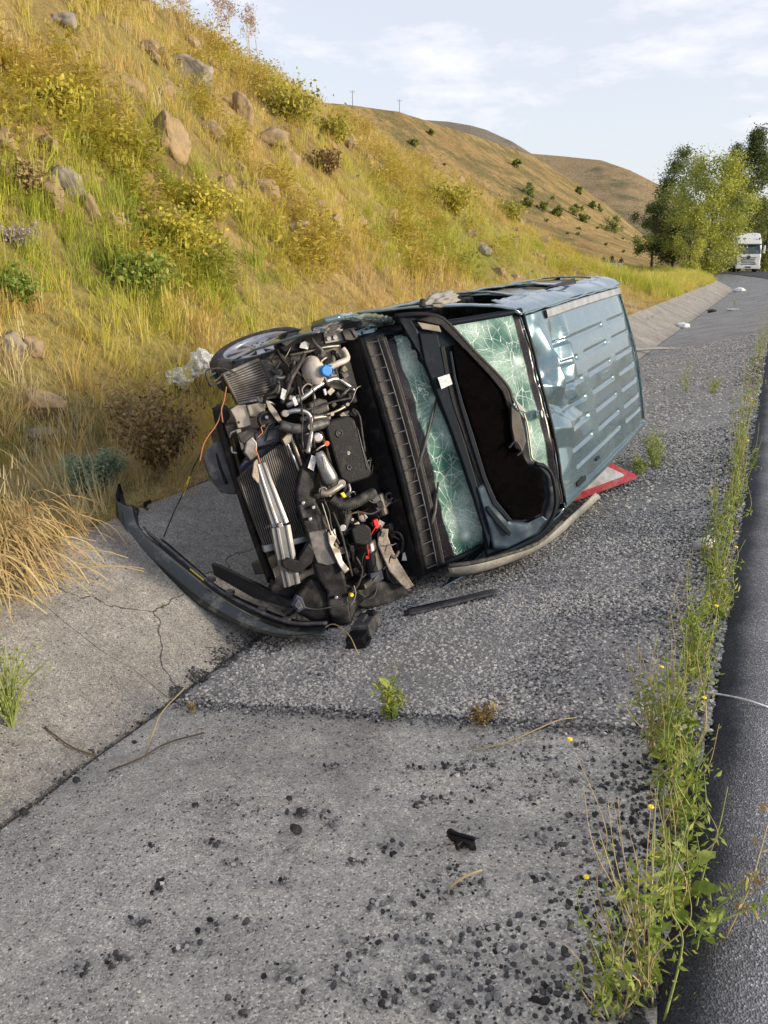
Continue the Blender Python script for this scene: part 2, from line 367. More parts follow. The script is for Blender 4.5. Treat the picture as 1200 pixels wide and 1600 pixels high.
tag(hill('ridge', 'pale ridge', RP, 800, 0, seed=6, bumps=.04), label='pale rocky far ridge behind the hillside')
VP2 = [(1090, 396, 1900), (1150, 388, 1900), (1190, 376, 1900), (1260, 372, 1900), (1500, 366, 1900), (2200, 330, 2000), (4000, 250, 2000)]
tag(hill('valley_hills', 'pale ridge', VP2, 1300, -4, seed=8, bumps=.05), label='bluish low hills across the valley')

# --- concrete ditch of cast slabs
ditch = tag(empty('concrete_ditch', (-2.5, 4, -.6)), kind='structure', label='concrete lined roadside ditch of cast slabs')
def slab(x0, x1, y0, y1, m, near):
    nx, ny = (24, 32) if near else (4, 4)
    e = .004; rz = random.uniform(-.003, .003); rx = random.uniform(-.002, .002)
    G = []
    for i in range(nx + 1):
        row = []
        for j in range(ny + 1):
            x = x0 + (x1 - x0) * i / nx; y = y0 + e + (y1 - y0 - 2 * e) * j / ny
            if near and j in (0, ny): yj = y0 if j == 0 else y1; y += (float(vn(x, yj, .09, 3)) - .5) * .03 + (float(vn(x, yj, .4, 5)) - .5) * .07
            xx = x + ((float(vn(x, y, .12, 8)) - .5) * .02 if near and i in (0, nx) else 0)
            z = float(ditch_z(x)) + rz + rx * (y - y0)
            if near: z += (float(fbm(x, y, .5, 3, 2)) - .5) * .018
            if near and (j in (0, ny) or i in (0, nx)): z -= .004
            row.append((xx + float(shift(y)) + 2.5, y - 4, z + .6))
        G.append(row)
    b = MB().grid(G); n, mm = nx + 1, ny + 1
    rim = [i * mm for i in range(n)] + [(n - 1) * mm + j for j in range(1, mm)] + [i * mm + mm - 1 for i in range(n - 2, -1, -1)] + [j for j in range(mm - 2, 0, -1)]
    lo = len(b.v); b.v += [(b.v[i][0], b.v[i][1], b.v[i][2] - .14) for i in rim]; k = len(rim)
    b.f += [(rim[i], rim[(i + 1) % k], lo + (i + 1) % k, lo + i) for i in range(k)]
    b.build('concrete_slab', m, ditch, smooth=False)
for k in range(-2, 28):
    y0 = 2.65 + 3 * k; near = k < 4
    slab(DB + .012, -.005, y0, y0 + 3, 'concrete' if k < 0 else 'gritty concrete', near)
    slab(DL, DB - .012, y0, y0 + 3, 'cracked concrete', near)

# --- asphalt road with a raised ragged edge
def build_road():
    ys = np.concatenate([np.arange(-4, 14, .05), np.arange(14, 40, .25), np.arange(40, 400, 2)])
    G = []
    for y in ys:
        s = float(shift(y)); w = (float(fbm(0, y, .35, 3, 4)) - .5) * .09 + (float(vn(3, y, .05, 2)) - .5) * .02
        pr = [(-.035 + w, -.2), (-.022 + w, -.045), (.045 + w, -.006), (.11 + w * .6, .006), (.3, .012), (.8, .016), (4.05, .06), (7.6, .012), (8.05, .0), (8.15, -.2)]
        G.append([(x + s, y, z + (float(vn(x * 7, y, .12, 5)) - .5) * .006) for x, z in pr])
    tag(MB().grid(G).build('road', 'asphalt', smooth=True, fixn=True), kind='structure', label='dark grey asphalt road with a ragged edge')
    for k in range(-1, 30):
        y = k * 9.; s = float(shift(y)); s2 = float(shift(y + 3))
        o = MB().add([(4.0 + s, y, .066), (4.12 + s, y, .066), (4.12 + s2, y + 3, .066), (4.0 + s2, y + 3, .066)], [(0, 1, 2, 3)]).build('lane_dash', 'white paint', bpy.data.objects['road'])
build_road()

# ================================================================== scattered stuff (geometry-node instances of small meshes)
def lib(name, meshes):
    c = bpy.data.collections.new(name)
    for i, me in enumerate(meshes):
        o = bpy.data.objects.new('%s_%02d' % (name, i), me); c.objects.link(o)
    return c
def scatter(name, coll, P, rot, scl, idx, tint, label, cat=None):
    me = bpy.data.meshes.new(name); me.from_pydata([tuple(p) for p in P], [], [])
    a = me.attributes.new('rot', 'FLOAT_VECTOR', 'POINT'); a.data.foreach_set('vector', np.asarray(rot, np.float32).ravel())
    a = me.attributes.new('scl', 'FLOAT_VECTOR', 'POINT'); a.data.foreach_set('vector', np.asarray(scl, np.float32).ravel())
    a = me.attributes.new('idx', 'INT', 'POINT'); a.data.foreach_set('value', np.asarray(idx, np.int32).ravel())
    setattr_f(me, 'tint', tint)
    o = bpy.data.objects.new(name, me); COL.objects.link(o)
    ng = bpy.data.node_groups.new(name, 'GeometryNodeTree')
    ng.interface.new_socket('Geometry', in_out='INPUT', socket_type='NodeSocketGeometry'); ng.interface.new_socket('Geometry', in_out='OUTPUT', socket_type='NodeSocketGeometry')
    N = ng.nodes.new; L = ng.links.new
    gi = N('NodeGroupInput'); go = N('NodeGroupOutput'); ip = N('GeometryNodeInstanceOnPoints'); ci = N('GeometryNodeCollectionInfo')
    ci.inputs['Collection'].default_value = coll; ci.inputs['Separate Children'].default_value = True; ci.inputs['Reset Children'].default_value = True
    def na(n, t):
        q = N('GeometryNodeInputNamedAttribute'); q.data_type = t; q.inputs['Name'].default_value = n; return q.outputs['Attribute']
    ip.inputs['Pick Instance'].default_value = True
    L(gi.outputs[0], ip.inputs['Points']); L(ci.outputs[0], ip.inputs['Instance']); L(na('idx', 'INT'), ip.inputs['Instance Index'])
    L(na('rot', 'FLOAT_VECTOR'), ip.inputs['Rotation']); L(na('scl', 'FLOAT_VECTOR'), ip.inputs['Scale']); L(ip.outputs[0], go.inputs[0])
    md = o.modifiers.new('scatter', 'NODES'); md.node_group = ng
    return tag(o, label=label, cat=cat, kind='stuff')

# --- grass
GRASS = [(0.0, (.24, .30, .04)), (1.0, (.58, .50, .31)), (.28, (.42, .44, .06)), (.50, (.54, .47, .11)), (.74, (.54, .38, .13)), (.86, (.55, .45, .22))]
leafmat('grass blades', GRASS); leafmat('weed leaves', [(0, (.30, .32, .045)), (1, (.58, .44, .13)), (.5, (.50, .42, .07))], trans=.45)
def blades(n, h, spread, w, bend, rng, name, m, seed_heads=False):
    v = []; f = []
    for _ in range(n):
        a = rng.rand() * 6.283; r = spread * math.sqrt(rng.rand()); bx, by = r * math.cos(a), r * math.sin(a)
        hh = h * (.45 + .55 * rng.rand()); da = a + rng.randn() * .9; b = bend * (.3 + rng.rand()) * hh; fa = rng.rand() * 3.14; wx, wy = math.cos(fa) * w, math.sin(fa) * w
        pts = [(bx + math.cos(da) * b * t * t, by + math.sin(da) * b * t * t, hh * (t - .12 * bend * t * t)) for t in (0, .4, .75, 1)]
        o = len(v)
        for k, (x, y, z) in enumerate(pts[:3]):
            q = (1, .85, .5)[k]; v += [(x - wx * q, y - wy * q, z), (x + wx * q, y + wy * q, z)]
        v.append(pts[3]); f += [(o, o + 1, o + 3, o + 2), (o + 2, o + 3, o + 5, o + 4), (o + 4, o + 5, o + 6)]
        if seed_heads and rng.rand() < .5:
            x, y, z = pts[3]; o = len(v); s = .002 + w * .5
            v += [(x - s, y, z - .01), (x + s, y, z - .01), (x + s * .7, y + s, z + .05), (x - s * .7, y + s, z + .05), (x, y, z + .09)]; f += [(o, o + 1, o + 2, o + 3), (o + 3, o + 2, o + 4)]
    me = bpy.data.meshes.new(name); me.from_pydata(v, [], f); me.materials.append(MATS[m]); return me
def leafy(n, h, spread, ls, rng, name, m):
    v = []; f = []
    for _ in range(n):
        a = rng.rand() * 6.283; z = h * rng.rand() ** .7; r = spread * (.3 + .7 * rng.rand()) * (.5 + .6 * math.sin(3.1 * min(z / h, .95)))
        c = np.array((r * math.cos(a), r * math.sin(a), z)); d = np.array((math.cos(a), math.sin(a), rng.rand() * 1.2 - .3)); d /= np.linalg.norm(d)
        s = np.cross(d, (0, 0, 1.)) + rng.randn(3) * .3; s /= np.linalg.norm(s); l = ls * (.5 + rng.rand()); o = len(v)
        v += [c - d * l * .5, c + s * l * .28 + d * l * .05, c + d * l * .6 - np.array((0, 0, l * .15)), c - s * l * .28 + d * l * .05]; f.append((o, o + 1, o + 2, o + 3))
    for _ in range(5):
        a = rng.rand() * 6.283; r = spread * .6 * rng.rand(); o = len(v); v += [(0.004, 0, 0), (-.004, 0, 0), (r * math.cos(a), r * math.sin(a), h * .9)]; f.append((o, o + 1, o + 2))
    me = bpy.data.meshes.new(name); me.from_pydata([tuple(p) for p in v], [], f); me.materials.append(MATS[m]); return me
rg = np.random.RandomState(11)
GL = lib('grass_clump', [blades(26, .30, .10, .0028, .5, rg, 'b', 'grass blades') for _ in range(3)]            # 0-2 fine dry tuft
         + [blades(22, .50, .09, .0042, .35, rg, 'b', 'grass blades', True) for _ in range(3)]                  # 3-5 tall grass with seed heads
         + [blades(34, .16, .16, .0026, 1.1, rg, 'b', 'grass blades') for _ in range(3)]                        # 6-8 low flattened thatch
         + [leafy(50, .30, .20, .06, rg, 'l', 'weed leaves') for _ in range(3)]                               # 9-11 leafy weed
         + [blades(40, .62, .30, .0075, .45, rg, 'b', 'grass blades', True) for _ in range(2)])                 # 12-13 big far tuft
def build_grass():
    P = []; ID = []; TI = []; SC_ = []
    def zone(x0, x1, y0, y1, dens):
        n = int((x1 - x0) * (y1 - y0) * dens); X = x0 + (x1 - x0) * rg.rand(n); Y = y0 + (y1 - y0) * rg.rand(n); return X, Y
    for (x0, x1, y0, y1, dens, kind) in ((-9, -3.6, 1.2, 9, 165, 'n'), (-9, -3.6, 9, 20, 85, 'n'), (-16.5, -9, 4, 22, 62, 'n'), (-16.5, -3.6, 20, 34, 34, 'n'), (-17, -3.6, 34, 60, 13, 'f'), (-14, -3.5, 60, 100, 7, 'f'), (-60, -14, 44, 120, 2.2, 'f'), (8.3, 16, 0, 80, 6, 'f')):
        X, Y = zone(x0, x1, y0, y1, dens); XS = X
        d = DL - XS; up = fbm(XS, Y, 2.2, 4, 21); gr = fbm(XS, Y, 5, 3, 33)
        near_brim = d < .35
        keep = rg.rand(len(X)) < np.clip(.30 + 1.9 * (fbm(XS, Y, .9, 3, 23) - .28), .22, 1)
        keep &= (d > -.02) | (X > 8)
        t = np.full(len(X), .62)
        shelf = (d < 2.6)
        # straw on the shelf, bright green where the bank starts, gold with green patches higher up
        grn = np.exp(-((d - 3.1) / 1.5) ** 2) * np.interp(Y, [2, 6, 30, 60], [.6, .85, .85, .5])
        t = np.where(shelf, .92 - .25 * sstep(.55, .75, gr), .70)
        t = t - .46 * grn - .16 * sstep(.52, .68, up) * (~shelf) - .10 * sstep(.52, .7, gr)
        t = t + .22 * sstep(.52, .7, fbm(XS, Y, 3.1, 3, 40)) + .10 * (fbm(XS, Y, .6, 2, 44) - .5) * 4 + rg.randn(len(X)) * .10
        if kind == 'f': t = .60 - .25 * sstep(.45, .65, gr) + rg.randn(len(X)) * .08
        r = rg.rand(len(X)); idx = np.where(r < .45, rg.randint(0, 3, len(X)), np.where(r < .75, rg.randint(3, 6, len(X)), rg.randint(6, 9, len(X))))
        idx = np.where(shelf & (r < .6), rg.randint(6, 9, len(X)), idx)
        wd_ = (~shelf) & (sstep(.46, .60, fbm(XS, Y, 1.1, 3, 55)) > rg.rand(len(X)) * 1.8)
        idx = np.where(wd_ & (kind == 'n'), rg.randint(9, 12, len(X)), idx)
        if kind == 'f': idx = rg.randint(12, 14, len(X))
        s = .55 + .65 * rg.rand(len(X)); s = np.where(near_brim, s * .8, s) * np.interp(d, [0, 2.6, 5, 9], [.85, 1, .78, .72]); s = np.where((idx >= 9) & (idx < 12), s * (1 + .7 * rg.rand(len(X))), s)
        t = np.where((idx >= 9) & (idx < 12), t + .25 * (fbm(XS, Y, .5, 2, 58) - .45) * 3, t)
        if kind == 'f':
            s = s * np.interp(Y, [34, 42, 60, 110], [.95, .65, .55, .7]) * np.where((d > .2) & (d < 2.2), 1.35, 1); t = np.where(d < 3, t - .12, t)
        Z = ground_z(X + shift(Y), Y) - .02
        k = keep
        P.append(np.stack([X + shift(Y), Y, Z], -1)[k]); ID.append(idx[k]); TI.append(t[k]); SC_.append(s[k])
    P = np.concatenate(P); ID = np.concatenate(ID); TI = np.clip(np.concatenate(TI), 0, 1); s = np.concatenate(SC_); n = len(P)
    rot = np.stack([rg.randn(n) * .12, rg.randn(n) * .12, rg.rand(n) * 6.283], -1)
    # nothing grows through the wreck
    L_ = (P - VT) @ VR; k = ~((L_[:, 0] > -4.4) & (L_[:, 0] < -.1) & (np.abs(L_[:, 1]) < .95) & (L_[:, 2] > -.1))
    scatter('grass', GL, P[k], rot[k], np.stack([s, s, s * (.8 + .5 * rg.rand(n))], -1)[k], ID[k], TI[k], 'dry golden and green grass covering the bank and verges')
build_grass()

# --- loose stones half buried in the bank
mat('bank rock', (.30, .215, .125), .9, var=.4, scale=2.2, bump=.9, bscale=9, dirt=(.18, .15, .10), dscale=3, damt=.6, spec=.2)
def build_rubble():
    n = 900; X = -15 + 10.2 * rg.rand(n); Y = 4 + 36 * rg.rand(n) ** 1.2; k = rg.rand(n) < sstep(.48, .62, fbm(X, Y, 1.6, 3, 93)); X, Y = X[k], Y[k]; n = len(X)
    s = .10 + .30 * rg.rand(n) ** 2.2; P = np.stack([X, Y, ground_z(X, Y) + s * .05], -1)
    scatter('rubble', lib('bank_stone', [pebble(rg, 'p', MATS['bank rock'], 2) for _ in range(6)]), P, np.stack([rg.randn(n) * .5, rg.randn(n) * .5, rg.rand(n) * 6.283], -1), np.stack([s * (.8 + .7 * rg.rand(n)), s, s * 1.3], -1), rg.randint(0, 6, n), s * 0, 'small brown stones half buried in the grassy bank')
# --- gravel and crumbs of asphalt
def pebble(rng, name, m, sub=1):
    b = bmesh.new(); bmesh.ops.create_icosphere(b, subdivisions=sub, radius=.5)
    for v in b.verts: v.co *= 1 + rng.randn() * .14
    for _ in range(3):
        n = Vector(rng.randn(3)); n.normalize()
        for v in b.verts:
            q = v.co.dot(n) - .34
            if q > 0: v.co -= n * q
    for v in b.verts: v.co.z *= .62
    me = bpy.data.meshes.new(name); b.to_mesh(me); b.free(); me.materials.append(m); return me
def stone_mat():
    m, nt, b, L = nodes('gravel stone'); at = nt.nodes.new('ShaderNodeAttribute'); at.attribute_name = 'tint'; at.attribute_type = 'INSTANCER'
    c = ramp(nt, L, at.outputs['Fac'], [(0, (.018, .018, .02)), (1, (.60, .57, .52)), (.35, (.09, .09, .095)), (.55, (.24, .235, .235)), (.8, (.40, .385, .365))])
    c = mixc(nt, L, .6, c, ramp(nt, L, world_noise(nt, L, 160, 3), [(.3, (.6, .6, .6)), (.7, (1.3, 1.3, 1.3))]), 'MULTIPLY')
    L(c, b.inputs['Base Color']); setp(b, Roughness=.85, Specular_IOR_Level=.3); MATS['stone'] = m
stone_mat()
build_rubble()
PL = lib('pebble', [pebble(rg, 'p', MATS['stone']) for _ in range(7)])
def build_gravel():
    Q = []
    def put(X, Y, s, t): Q.append((X, Y, s, t))
    # thick chippings on the second slab, thinner further on
    for y0, y1, n, lo in ((2.66, 4.2, 34000, .16), (4.2, 5.65, 24000, .18), (5.65, 9, 22000, .26), (9, 20, 16000, .34)):
        X = DB + .05 + (-.04 - DB) * rg.rand(n); Y = y0 + (y1 - y0) * rg.rand(n)
        k = rg.rand(n) < np.clip((fbm(X, Y, .8, 4, 61) - lo) * 3.4 + .25 * (X > -.5), 0, 1) * np.where(X < -2.2, .45, 1)
        X, Y = X[k], Y[k]; n = len(X)
        dk = (sstep(.45, .62, fbm(X, Y, .45, 3, 64)) * .6 + .5 * sstep(-.9, -.15, X)) * np.where(Y > 5.7, .5, 1)
        t = np.clip(.88 + rg.randn(n) * .17 - .34 * dk * (rg.rand(n) < .75), 0, 1)
        put(X, Y, (.009 + .014 * rg.rand(n) ** 1.5) * np.where(Y > 5.65, 1.3, 1) * np.where(Y > 9, 1.4, 1), t)
    # dark crumbs in hollows of the nearest slab; hollows read from the photograph
    px = [(725, 1195, .10), (705, 1205, .06), (715, 1250, .055), (760, 1232, .05), (690, 1250, .04), (850, 1190, .07), (870, 1215, .05), (910, 1165, .03), (640, 1205, .05), (655, 1255, .04), (500, 1275, .04), (462, 1270, .04), (605, 1330, .05), (730, 1380, .10), (700, 1370, .06), (850, 1310, .07), (880, 1330, .05), (830, 1250, .04), (600, 1420, .05), (520, 1290, .04), (860, 1370, .05), (890, 1400, .07), (560, 1350, .05), (640, 1450, .07), (760, 1470, .08), (700, 1490, .07), (800, 1480, .09), (850, 1450, .09), (520, 1520, .06), (480, 1560, .05), (600, 1560, .06), (700, 1560, .09), (520, 1200, .03), (250, 1390, .05), (240, 1325, .03), (330, 1320, .03), (210, 1440, .05), (290, 1480, .04), (120, 1520, .05), (230, 1450, .03), (360, 1350, .04), (830, 1540, .10), (780, 1520, .07), (400, 1450, .04), (440, 1380, .03), (940, 1400, .08), (950, 1300, .07), (930, 1230, .06), (900, 1280, .05), (960, 1480, .08), (970, 1380, .06), (720, 1530, .10), (760, 1580, .09), (650, 1530, .07), (820, 1590, .10), (880, 1560, .08), (560, 1480, .05), (330, 1450, .04), (180, 1500, .04), (440, 1520, .05), (380, 1570, .05), (900, 1480, .07), (670, 1410, .05)]
    for x, y, r in px:
        p = hit(x, y); n = int(16 + 2600 * r * r * 1.3); a = rg.rand(n) * 6.283; q = r * rg.rand(n) ** .75
        X = p[0] + np.cos(a) * q * 1.25; Y = p[1] + np.sin(a) * q * .8
        put(X, Y, .004 + .019 * rg.rand(n) ** 2.2, np.clip(np.where(rg.rand(n) < .52, .2, .66) + rg.randn(n) * .14, 0, 1))
    n = 26000; X = DL + .1 + (-.03 - DL - .1) * rg.rand(n); Y = .7 + 1.95 * rg.rand(n)
    k = rg.rand(n) < np.clip(.12 + .9 * sstep(.5, .66, fbm(X, Y, .3, 3, 71)) + .12 * sstep(-.9, -.1, X), 0, 1) * np.where(X < DB, .12, 1); X, Y = X[k], Y[k]; n = len(X)
    put(X, Y, .003 + .009 * rg.rand(n) ** 2.6, np.clip(np.where(rg.rand(n) < .30, .3, .70) + rg.randn(n) * .13, 0, 1))
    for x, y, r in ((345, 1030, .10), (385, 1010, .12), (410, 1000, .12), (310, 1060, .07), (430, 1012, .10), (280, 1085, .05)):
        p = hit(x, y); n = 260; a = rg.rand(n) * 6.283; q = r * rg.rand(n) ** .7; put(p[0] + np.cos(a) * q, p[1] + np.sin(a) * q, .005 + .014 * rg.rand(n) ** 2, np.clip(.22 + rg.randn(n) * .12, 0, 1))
    n = 2600; X = DB + .05 + (-.04 - DB) * rg.rand(n); Y = 2.64 + rg.randn(n) * .035; put(X, Y, .005 + .013 * rg.rand(n) ** 2, np.clip(.5 + rg.randn(n) * .25, 0, 1))
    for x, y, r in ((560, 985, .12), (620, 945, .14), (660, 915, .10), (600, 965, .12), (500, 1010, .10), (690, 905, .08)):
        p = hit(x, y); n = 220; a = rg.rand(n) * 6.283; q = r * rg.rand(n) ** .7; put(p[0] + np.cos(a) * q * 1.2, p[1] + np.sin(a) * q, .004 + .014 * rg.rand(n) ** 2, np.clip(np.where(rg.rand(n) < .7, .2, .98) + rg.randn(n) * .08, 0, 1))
    # black crumbs along the asphalt edge, loose grit on the left slope and along the bottom joint
    n = 9000; Y = .9 + 14 * rg.rand(n) ** 1.4; X = -.02 - np.abs(rg.randn(n)) * .13; put(X, Y, .006 + .018 * rg.rand(n) ** 1.8, np.clip(.16 + rg.randn(n) * .14, 0, 1))
    n = 1500; Y = 1 + 10 * rg.rand(n); X = DB + rg.randn(n) * .025; put(X, Y, .005 + .014 * rg.rand(n) ** 2, np.clip(.3 + rg.randn(n) * .2, 0, 1))
    n = 2600; Y = 2.7 + 9 * rg.rand(n); X = DL + .05 + (DB - DL) * rg.rand(n); put(X, Y, .004 + .010 * rg.rand(n) ** 2, np.clip(.5 + rg.randn(n) * .2, 0, 1))
    X = np.concatenate([q[0] for q in Q]); Y = np.concatenate([q[1] for q in Q]); s = np.concatenate([q[2] for q in Q]); t = np.concatenate([q[3] for q in Q]); n = len(X)
    P = np.stack([X, Y, ground_z(X, Y) + s * .12], -1)
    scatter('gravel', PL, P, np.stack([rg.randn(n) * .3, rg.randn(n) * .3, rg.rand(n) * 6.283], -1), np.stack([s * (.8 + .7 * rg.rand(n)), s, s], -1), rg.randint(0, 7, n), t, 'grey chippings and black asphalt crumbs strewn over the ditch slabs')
build_gravel()

# ================================================================== the overturned van
mat('van paint', (.13, .205, .245), .20, .65, var=.10, scale=3, coat=.6, dirt=(.26, .26, .25), dscale=9, damt=.24, rvar=.08)
mat('van paint inner', (.008, .013, .020), .5, .0, var=.2, scale=6, dirt=(.03, .034, .04), dscale=9, damt=.2, spec=.12)
mat('black plastic', (.0095, .0095, .012), .46, var=.3, scale=12, bump=.15, bscale=140, dirt=(.05, .046, .044), dscale=11, damt=.32, spec=.2)
mat('grey plastic', (.045, .046, .055), .5, var=.3, scale=12, dirt=(.17, .16, .15), dscale=10, damt=.5)
mat('blue plastic', (.018, .026, .06), .45, var=.25, dirt=(.1, .1, .11), dscale=14)
mat('felt', (.0022, .002, .0022), 1.0, var=.5, scale=30, bump=.5, bscale=240, spec=.03, dirt=(.004, .003, .003), dscale=5, damt=.5, rvar=0)
mat('rubber', (.018, .018, .019), .72, var=.3, scale=20, dirt=(.12, .11, .10), dscale=16, damt=.5)
mat('aluminium', (.36, .37, .40), .38, .85, var=.2, scale=14, dirt=(.22, .20, .18), dscale=14, damt=.4)
mat('dull metal', (.24, .235, .235), .45, .8, var=.3, scale=16, dirt=(.14, .11, .08), dscale=10, damt=.6)
mat('dark metal', (.05, .05, .055), .5, .5, var=.4, scale=14, dirt=(.10, .08, .06), dscale=12, damt=.6)
mat('galvanised', (.34, .31, .27), .42, .6, var=.2, scale=10, dirt=(.25, .21, .16), dscale=9, damt=.5)
mat('beige cover', (.34, .29, .24), .7, var=.25, scale=9, bump=.6, bscale=35, dirt=(.12, .09, .07), dscale=8, damt=.5)
mat('tan panel', (.24, .22, .18), .6, .1, var=.25, dirt=(.10, .08, .06), dscale=9)
mat('reservoir', (.50, .46, .42), .35, var=.15, dirt=(.28, .24, .2), dscale=12)
mat('cap blue', (.03, .22, .62), .4, var=.1); mat('red plastic', (.55, .012, .015), .4, var=.15); mat('orange plastic', (.75, .10, .02), .4, var=.1)
mat('yellow tape', (.75, .55, .02), .5, var=.15); mat('paper label', (.72, .72, .74), .6, var=.06, dirt=(.4, .4, .42), dscale=60, damt=.7)
mat('wire copper', (.42, .15, .06), .5, var=.2); mat('airbag', (.22, .215, .21), .85, var=.12, bump=.4, bscale=30, dirt=(.25, .23, .2), dscale=7)
mat('scraped edge', (.30, .30, .285), .6, .15, var=.2, scale=9, dirt=(.2, .19, .16), dscale=7, damt=.6, bump=.3, bscale=50)
mat('moulding', (.27, .29, .32), .5, .2, var=.15, dirt=(.15, .15, .15), dscale=10); mat('interior', (.022, .022, .025), .8, var=.3)
mat('alloy', (.46, .46, .50), .36, .75, var=.15, dirt=(.1, .09, .08), dscale=12, damt=.35)
def fin_mat(name, axis, sc, dark, light):
    m, nt, b, L = nodes(name); co = nt.nodes.new('ShaderNodeTexCoord'); w = nt.nodes.new('ShaderNodeTexWave'); w.bands_direction = axis
    w.inputs['Scale'].default_value = sc; w.inputs['Distortion'].default_value = .6; w.inputs['Detail'].default_value = 2; w.inputs['Detail Scale'].default_value = 3; L(co.outputs['Object'], w.inputs['Vector'])
    c = ramp(nt, L, w.outputs['Fac'], [(.25, dark), (.8, light)])
    n = nt.nodes.new('ShaderNodeTexNoise'); n.inputs['Scale'].default_value = 7; n.inputs['Detail'].default_value = 7; L(co.outputs['Object'], n.inputs['Vector'])
    c = mixc(nt, L, .8, c, ramp(nt, L, n.outputs['Fac'], [(.3, (.5, .5, .5)), (.68, (1.3, 1.25, 1.2)), (.75, (2.4, 2.3, 2.2))]), 'MULTIPLY')
    L(c, b.inputs['Base Color']); setp(b, Roughness=.5, Metallic=.4); bumpn(nt, L, b, w.outputs['Fac'], .7, .01); MATS[name] = m
fin_mat('radiator fins', 'Z', 42, (.022, .021, .022), (.15, .145, .15))
def glass_mat():
    m, nt, b, L = nodes('cracked windscreen'); N = nt.nodes.new
    uv = N('ShaderNodeUVMap'); sx = N('ShaderNodeSeparateXYZ'); L(uv.outputs['UV'], sx.inputs[0]); co = N('ShaderNodeTexCoord')
    def wob(sc, amt):
        n = N('ShaderNodeTexNoise'); n.inputs['Scale'].default_value = sc; n.inputs['Detail'].default_value = 5; L(co.outputs['Object'], n.inputs['Vector'])
        mm = N('ShaderNodeMix'); mm.data_type = 'RGBA'; mm.blend_type = 'ADD'; mm.inputs['Factor'].default_value = amt; L(co.outputs['Object'], mm.inputs['A']); L(n.outputs['Color'], mm.inputs['B']); return mm.outputs['Result']
    def cracks(sc, th, amt):
        v = N('ShaderNodeTexVoronoi'); v.feature = 'DISTANCE_TO_EDGE'; v.inputs['Scale'].default_value = sc; mpp = N('ShaderNodeMapping'); mpp.inputs['Scale'].default_value = (1.0, .55, 1.0); mpp.inputs['Rotation'].default_value = (.5, .2, .6); L(wob(5, amt), mpp.inputs['Vector']); L(mpp.outputs['Vector'], v.inputs['Vector'])
        r = N('ShaderNodeMapRange'); r.inputs['From Min'].default_value = th; r.inputs['From Max'].default_value = 0; L(v.outputs['Distance'], r.inputs['Value']); return r.outputs['Result']
    def mx_(a, b_):
        q = N('ShaderNodeMath'); q.operation = 'MAXIMUM'; L(a, q.inputs[0]); L(b_, q.inputs[1]); return q.outputs[0]
    n3 = N('ShaderNodeTexNoise'); n3.inputs['Scale'].default_value = 3.2; n3.inputs['Detail'].default_value = 6; L(co.outputs['Object'], n3.inputs['Vector'])
    zone = N('ShaderNodeMapRange'); zone.inputs['From Min'].default_value = .42; zone.inputs['From Max'].default_value = .62; L(n3.outputs['Fac'], zone.inputs['Value'])
    fine = N('ShaderNodeMath'); fine.operation = 'MULTIPLY'; L(cracks(60, .05, .05), fine.inputs[0]); L(zone.outputs['Result'], fine.inputs[1])
    nz2 = N('ShaderNodeTexNoise'); nz2.inputs['Scale'].default_value = 14; nz2.inputs['Detail'].default_value = 6; L(co.outputs['Object'], nz2.inputs['Vector']); zz = N('ShaderNodeMapRange'); zz.inputs['From Min'].default_value = .28; zz.inputs['From Max'].default_value = .5; L(nz2.outputs['Fac'], zz.inputs['Value']); zone2 = zz.outputs['Result']
    def star(cu, cv, nray, rad):
        a = N('ShaderNodeVectorMath'); a.operation = 'SUBTRACT'; a.inputs[1].default_value = (cu, cv, 0); L(uv.outputs['UV'], a.inputs[0])
        sc_ = N('ShaderNodeVectorMath'); sc_.operation = 'MULTIPLY'; sc_.inputs[1].default_value = (1.4, 1.0, 0); L(a.outputs[0], sc_.inputs[0])
        le = N('ShaderNodeVectorMath'); le.operation = 'LENGTH'; L(sc_.outputs[0], le.inputs[0]); sp_ = N('ShaderNodeSeparateXYZ'); L(sc_.outputs[0], sp_.inputs[0])
        an = N('ShaderNodeMath'); an.operation = 'ARCTAN2'; L(sp_.outputs['Y'], an.inputs[0]); L(sp_.outputs['X'], an.inputs[1])
        cb = N('ShaderNodeCombineXYZ'); L(an.outputs[0], cb.inputs['X']); l2 = N('ShaderNodeMath'); l2.operation = 'MULTIPLY'; l2.inputs[1].default_value = 1.6; L(le.outputs['Value'], l2.inputs[0]); L(l2.outputs[0], cb.inputs['Y'])
        nn_ = N('ShaderNodeTexVoronoi'); nn_.feature = 'DISTANCE_TO_EDGE'; nn_.inputs['Scale'].default_value = nray; L(cb.outputs[0], nn_.inputs['Vector'])
        ln = N('ShaderNodeMapRange'); ln.inputs['From Min'].default_value = .035; ln.inputs['From Max'].default_value = .0; L(nn_.outputs['Distance'], ln.inputs['Value'])
        fd = N('ShaderNodeMapRange'); fd.inputs['From Min'].default_value = rad; fd.inputs['From Max'].default_value = 0; L(le.outputs['Value'], fd.inputs['Value'])
        m0 = N('ShaderNodeMath'); m0.operation = 'MULTIPLY'; L(ln.outputs['Result'], m0.inputs[0]); L(zone2, m0.inputs[1]); m_ = N('ShaderNodeMath'); m_.operation = 'MULTIPLY'; L(m0.outputs[0], m_.inputs[0]); L(fd.outputs['Result'], m_.inputs[1])
        core = N('ShaderNodeMapRange'); core.inputs['From Min'].default_value = .05; core.inputs['From Max'].default_value = .0; L(le.outputs['Value'], core.inputs['Value'])
        return mx_(m_.outputs[0], core.outputs['Result'])
    gr_ = N('ShaderNodeTexVoronoi'); gr_.inputs['Scale'].default_value = 130; L(co.outputs['Object'], gr_.inputs['Vector']); gs = N('ShaderNodeSeparateColor'); L(gr_.outputs['Color'], gs.inputs['Color'])
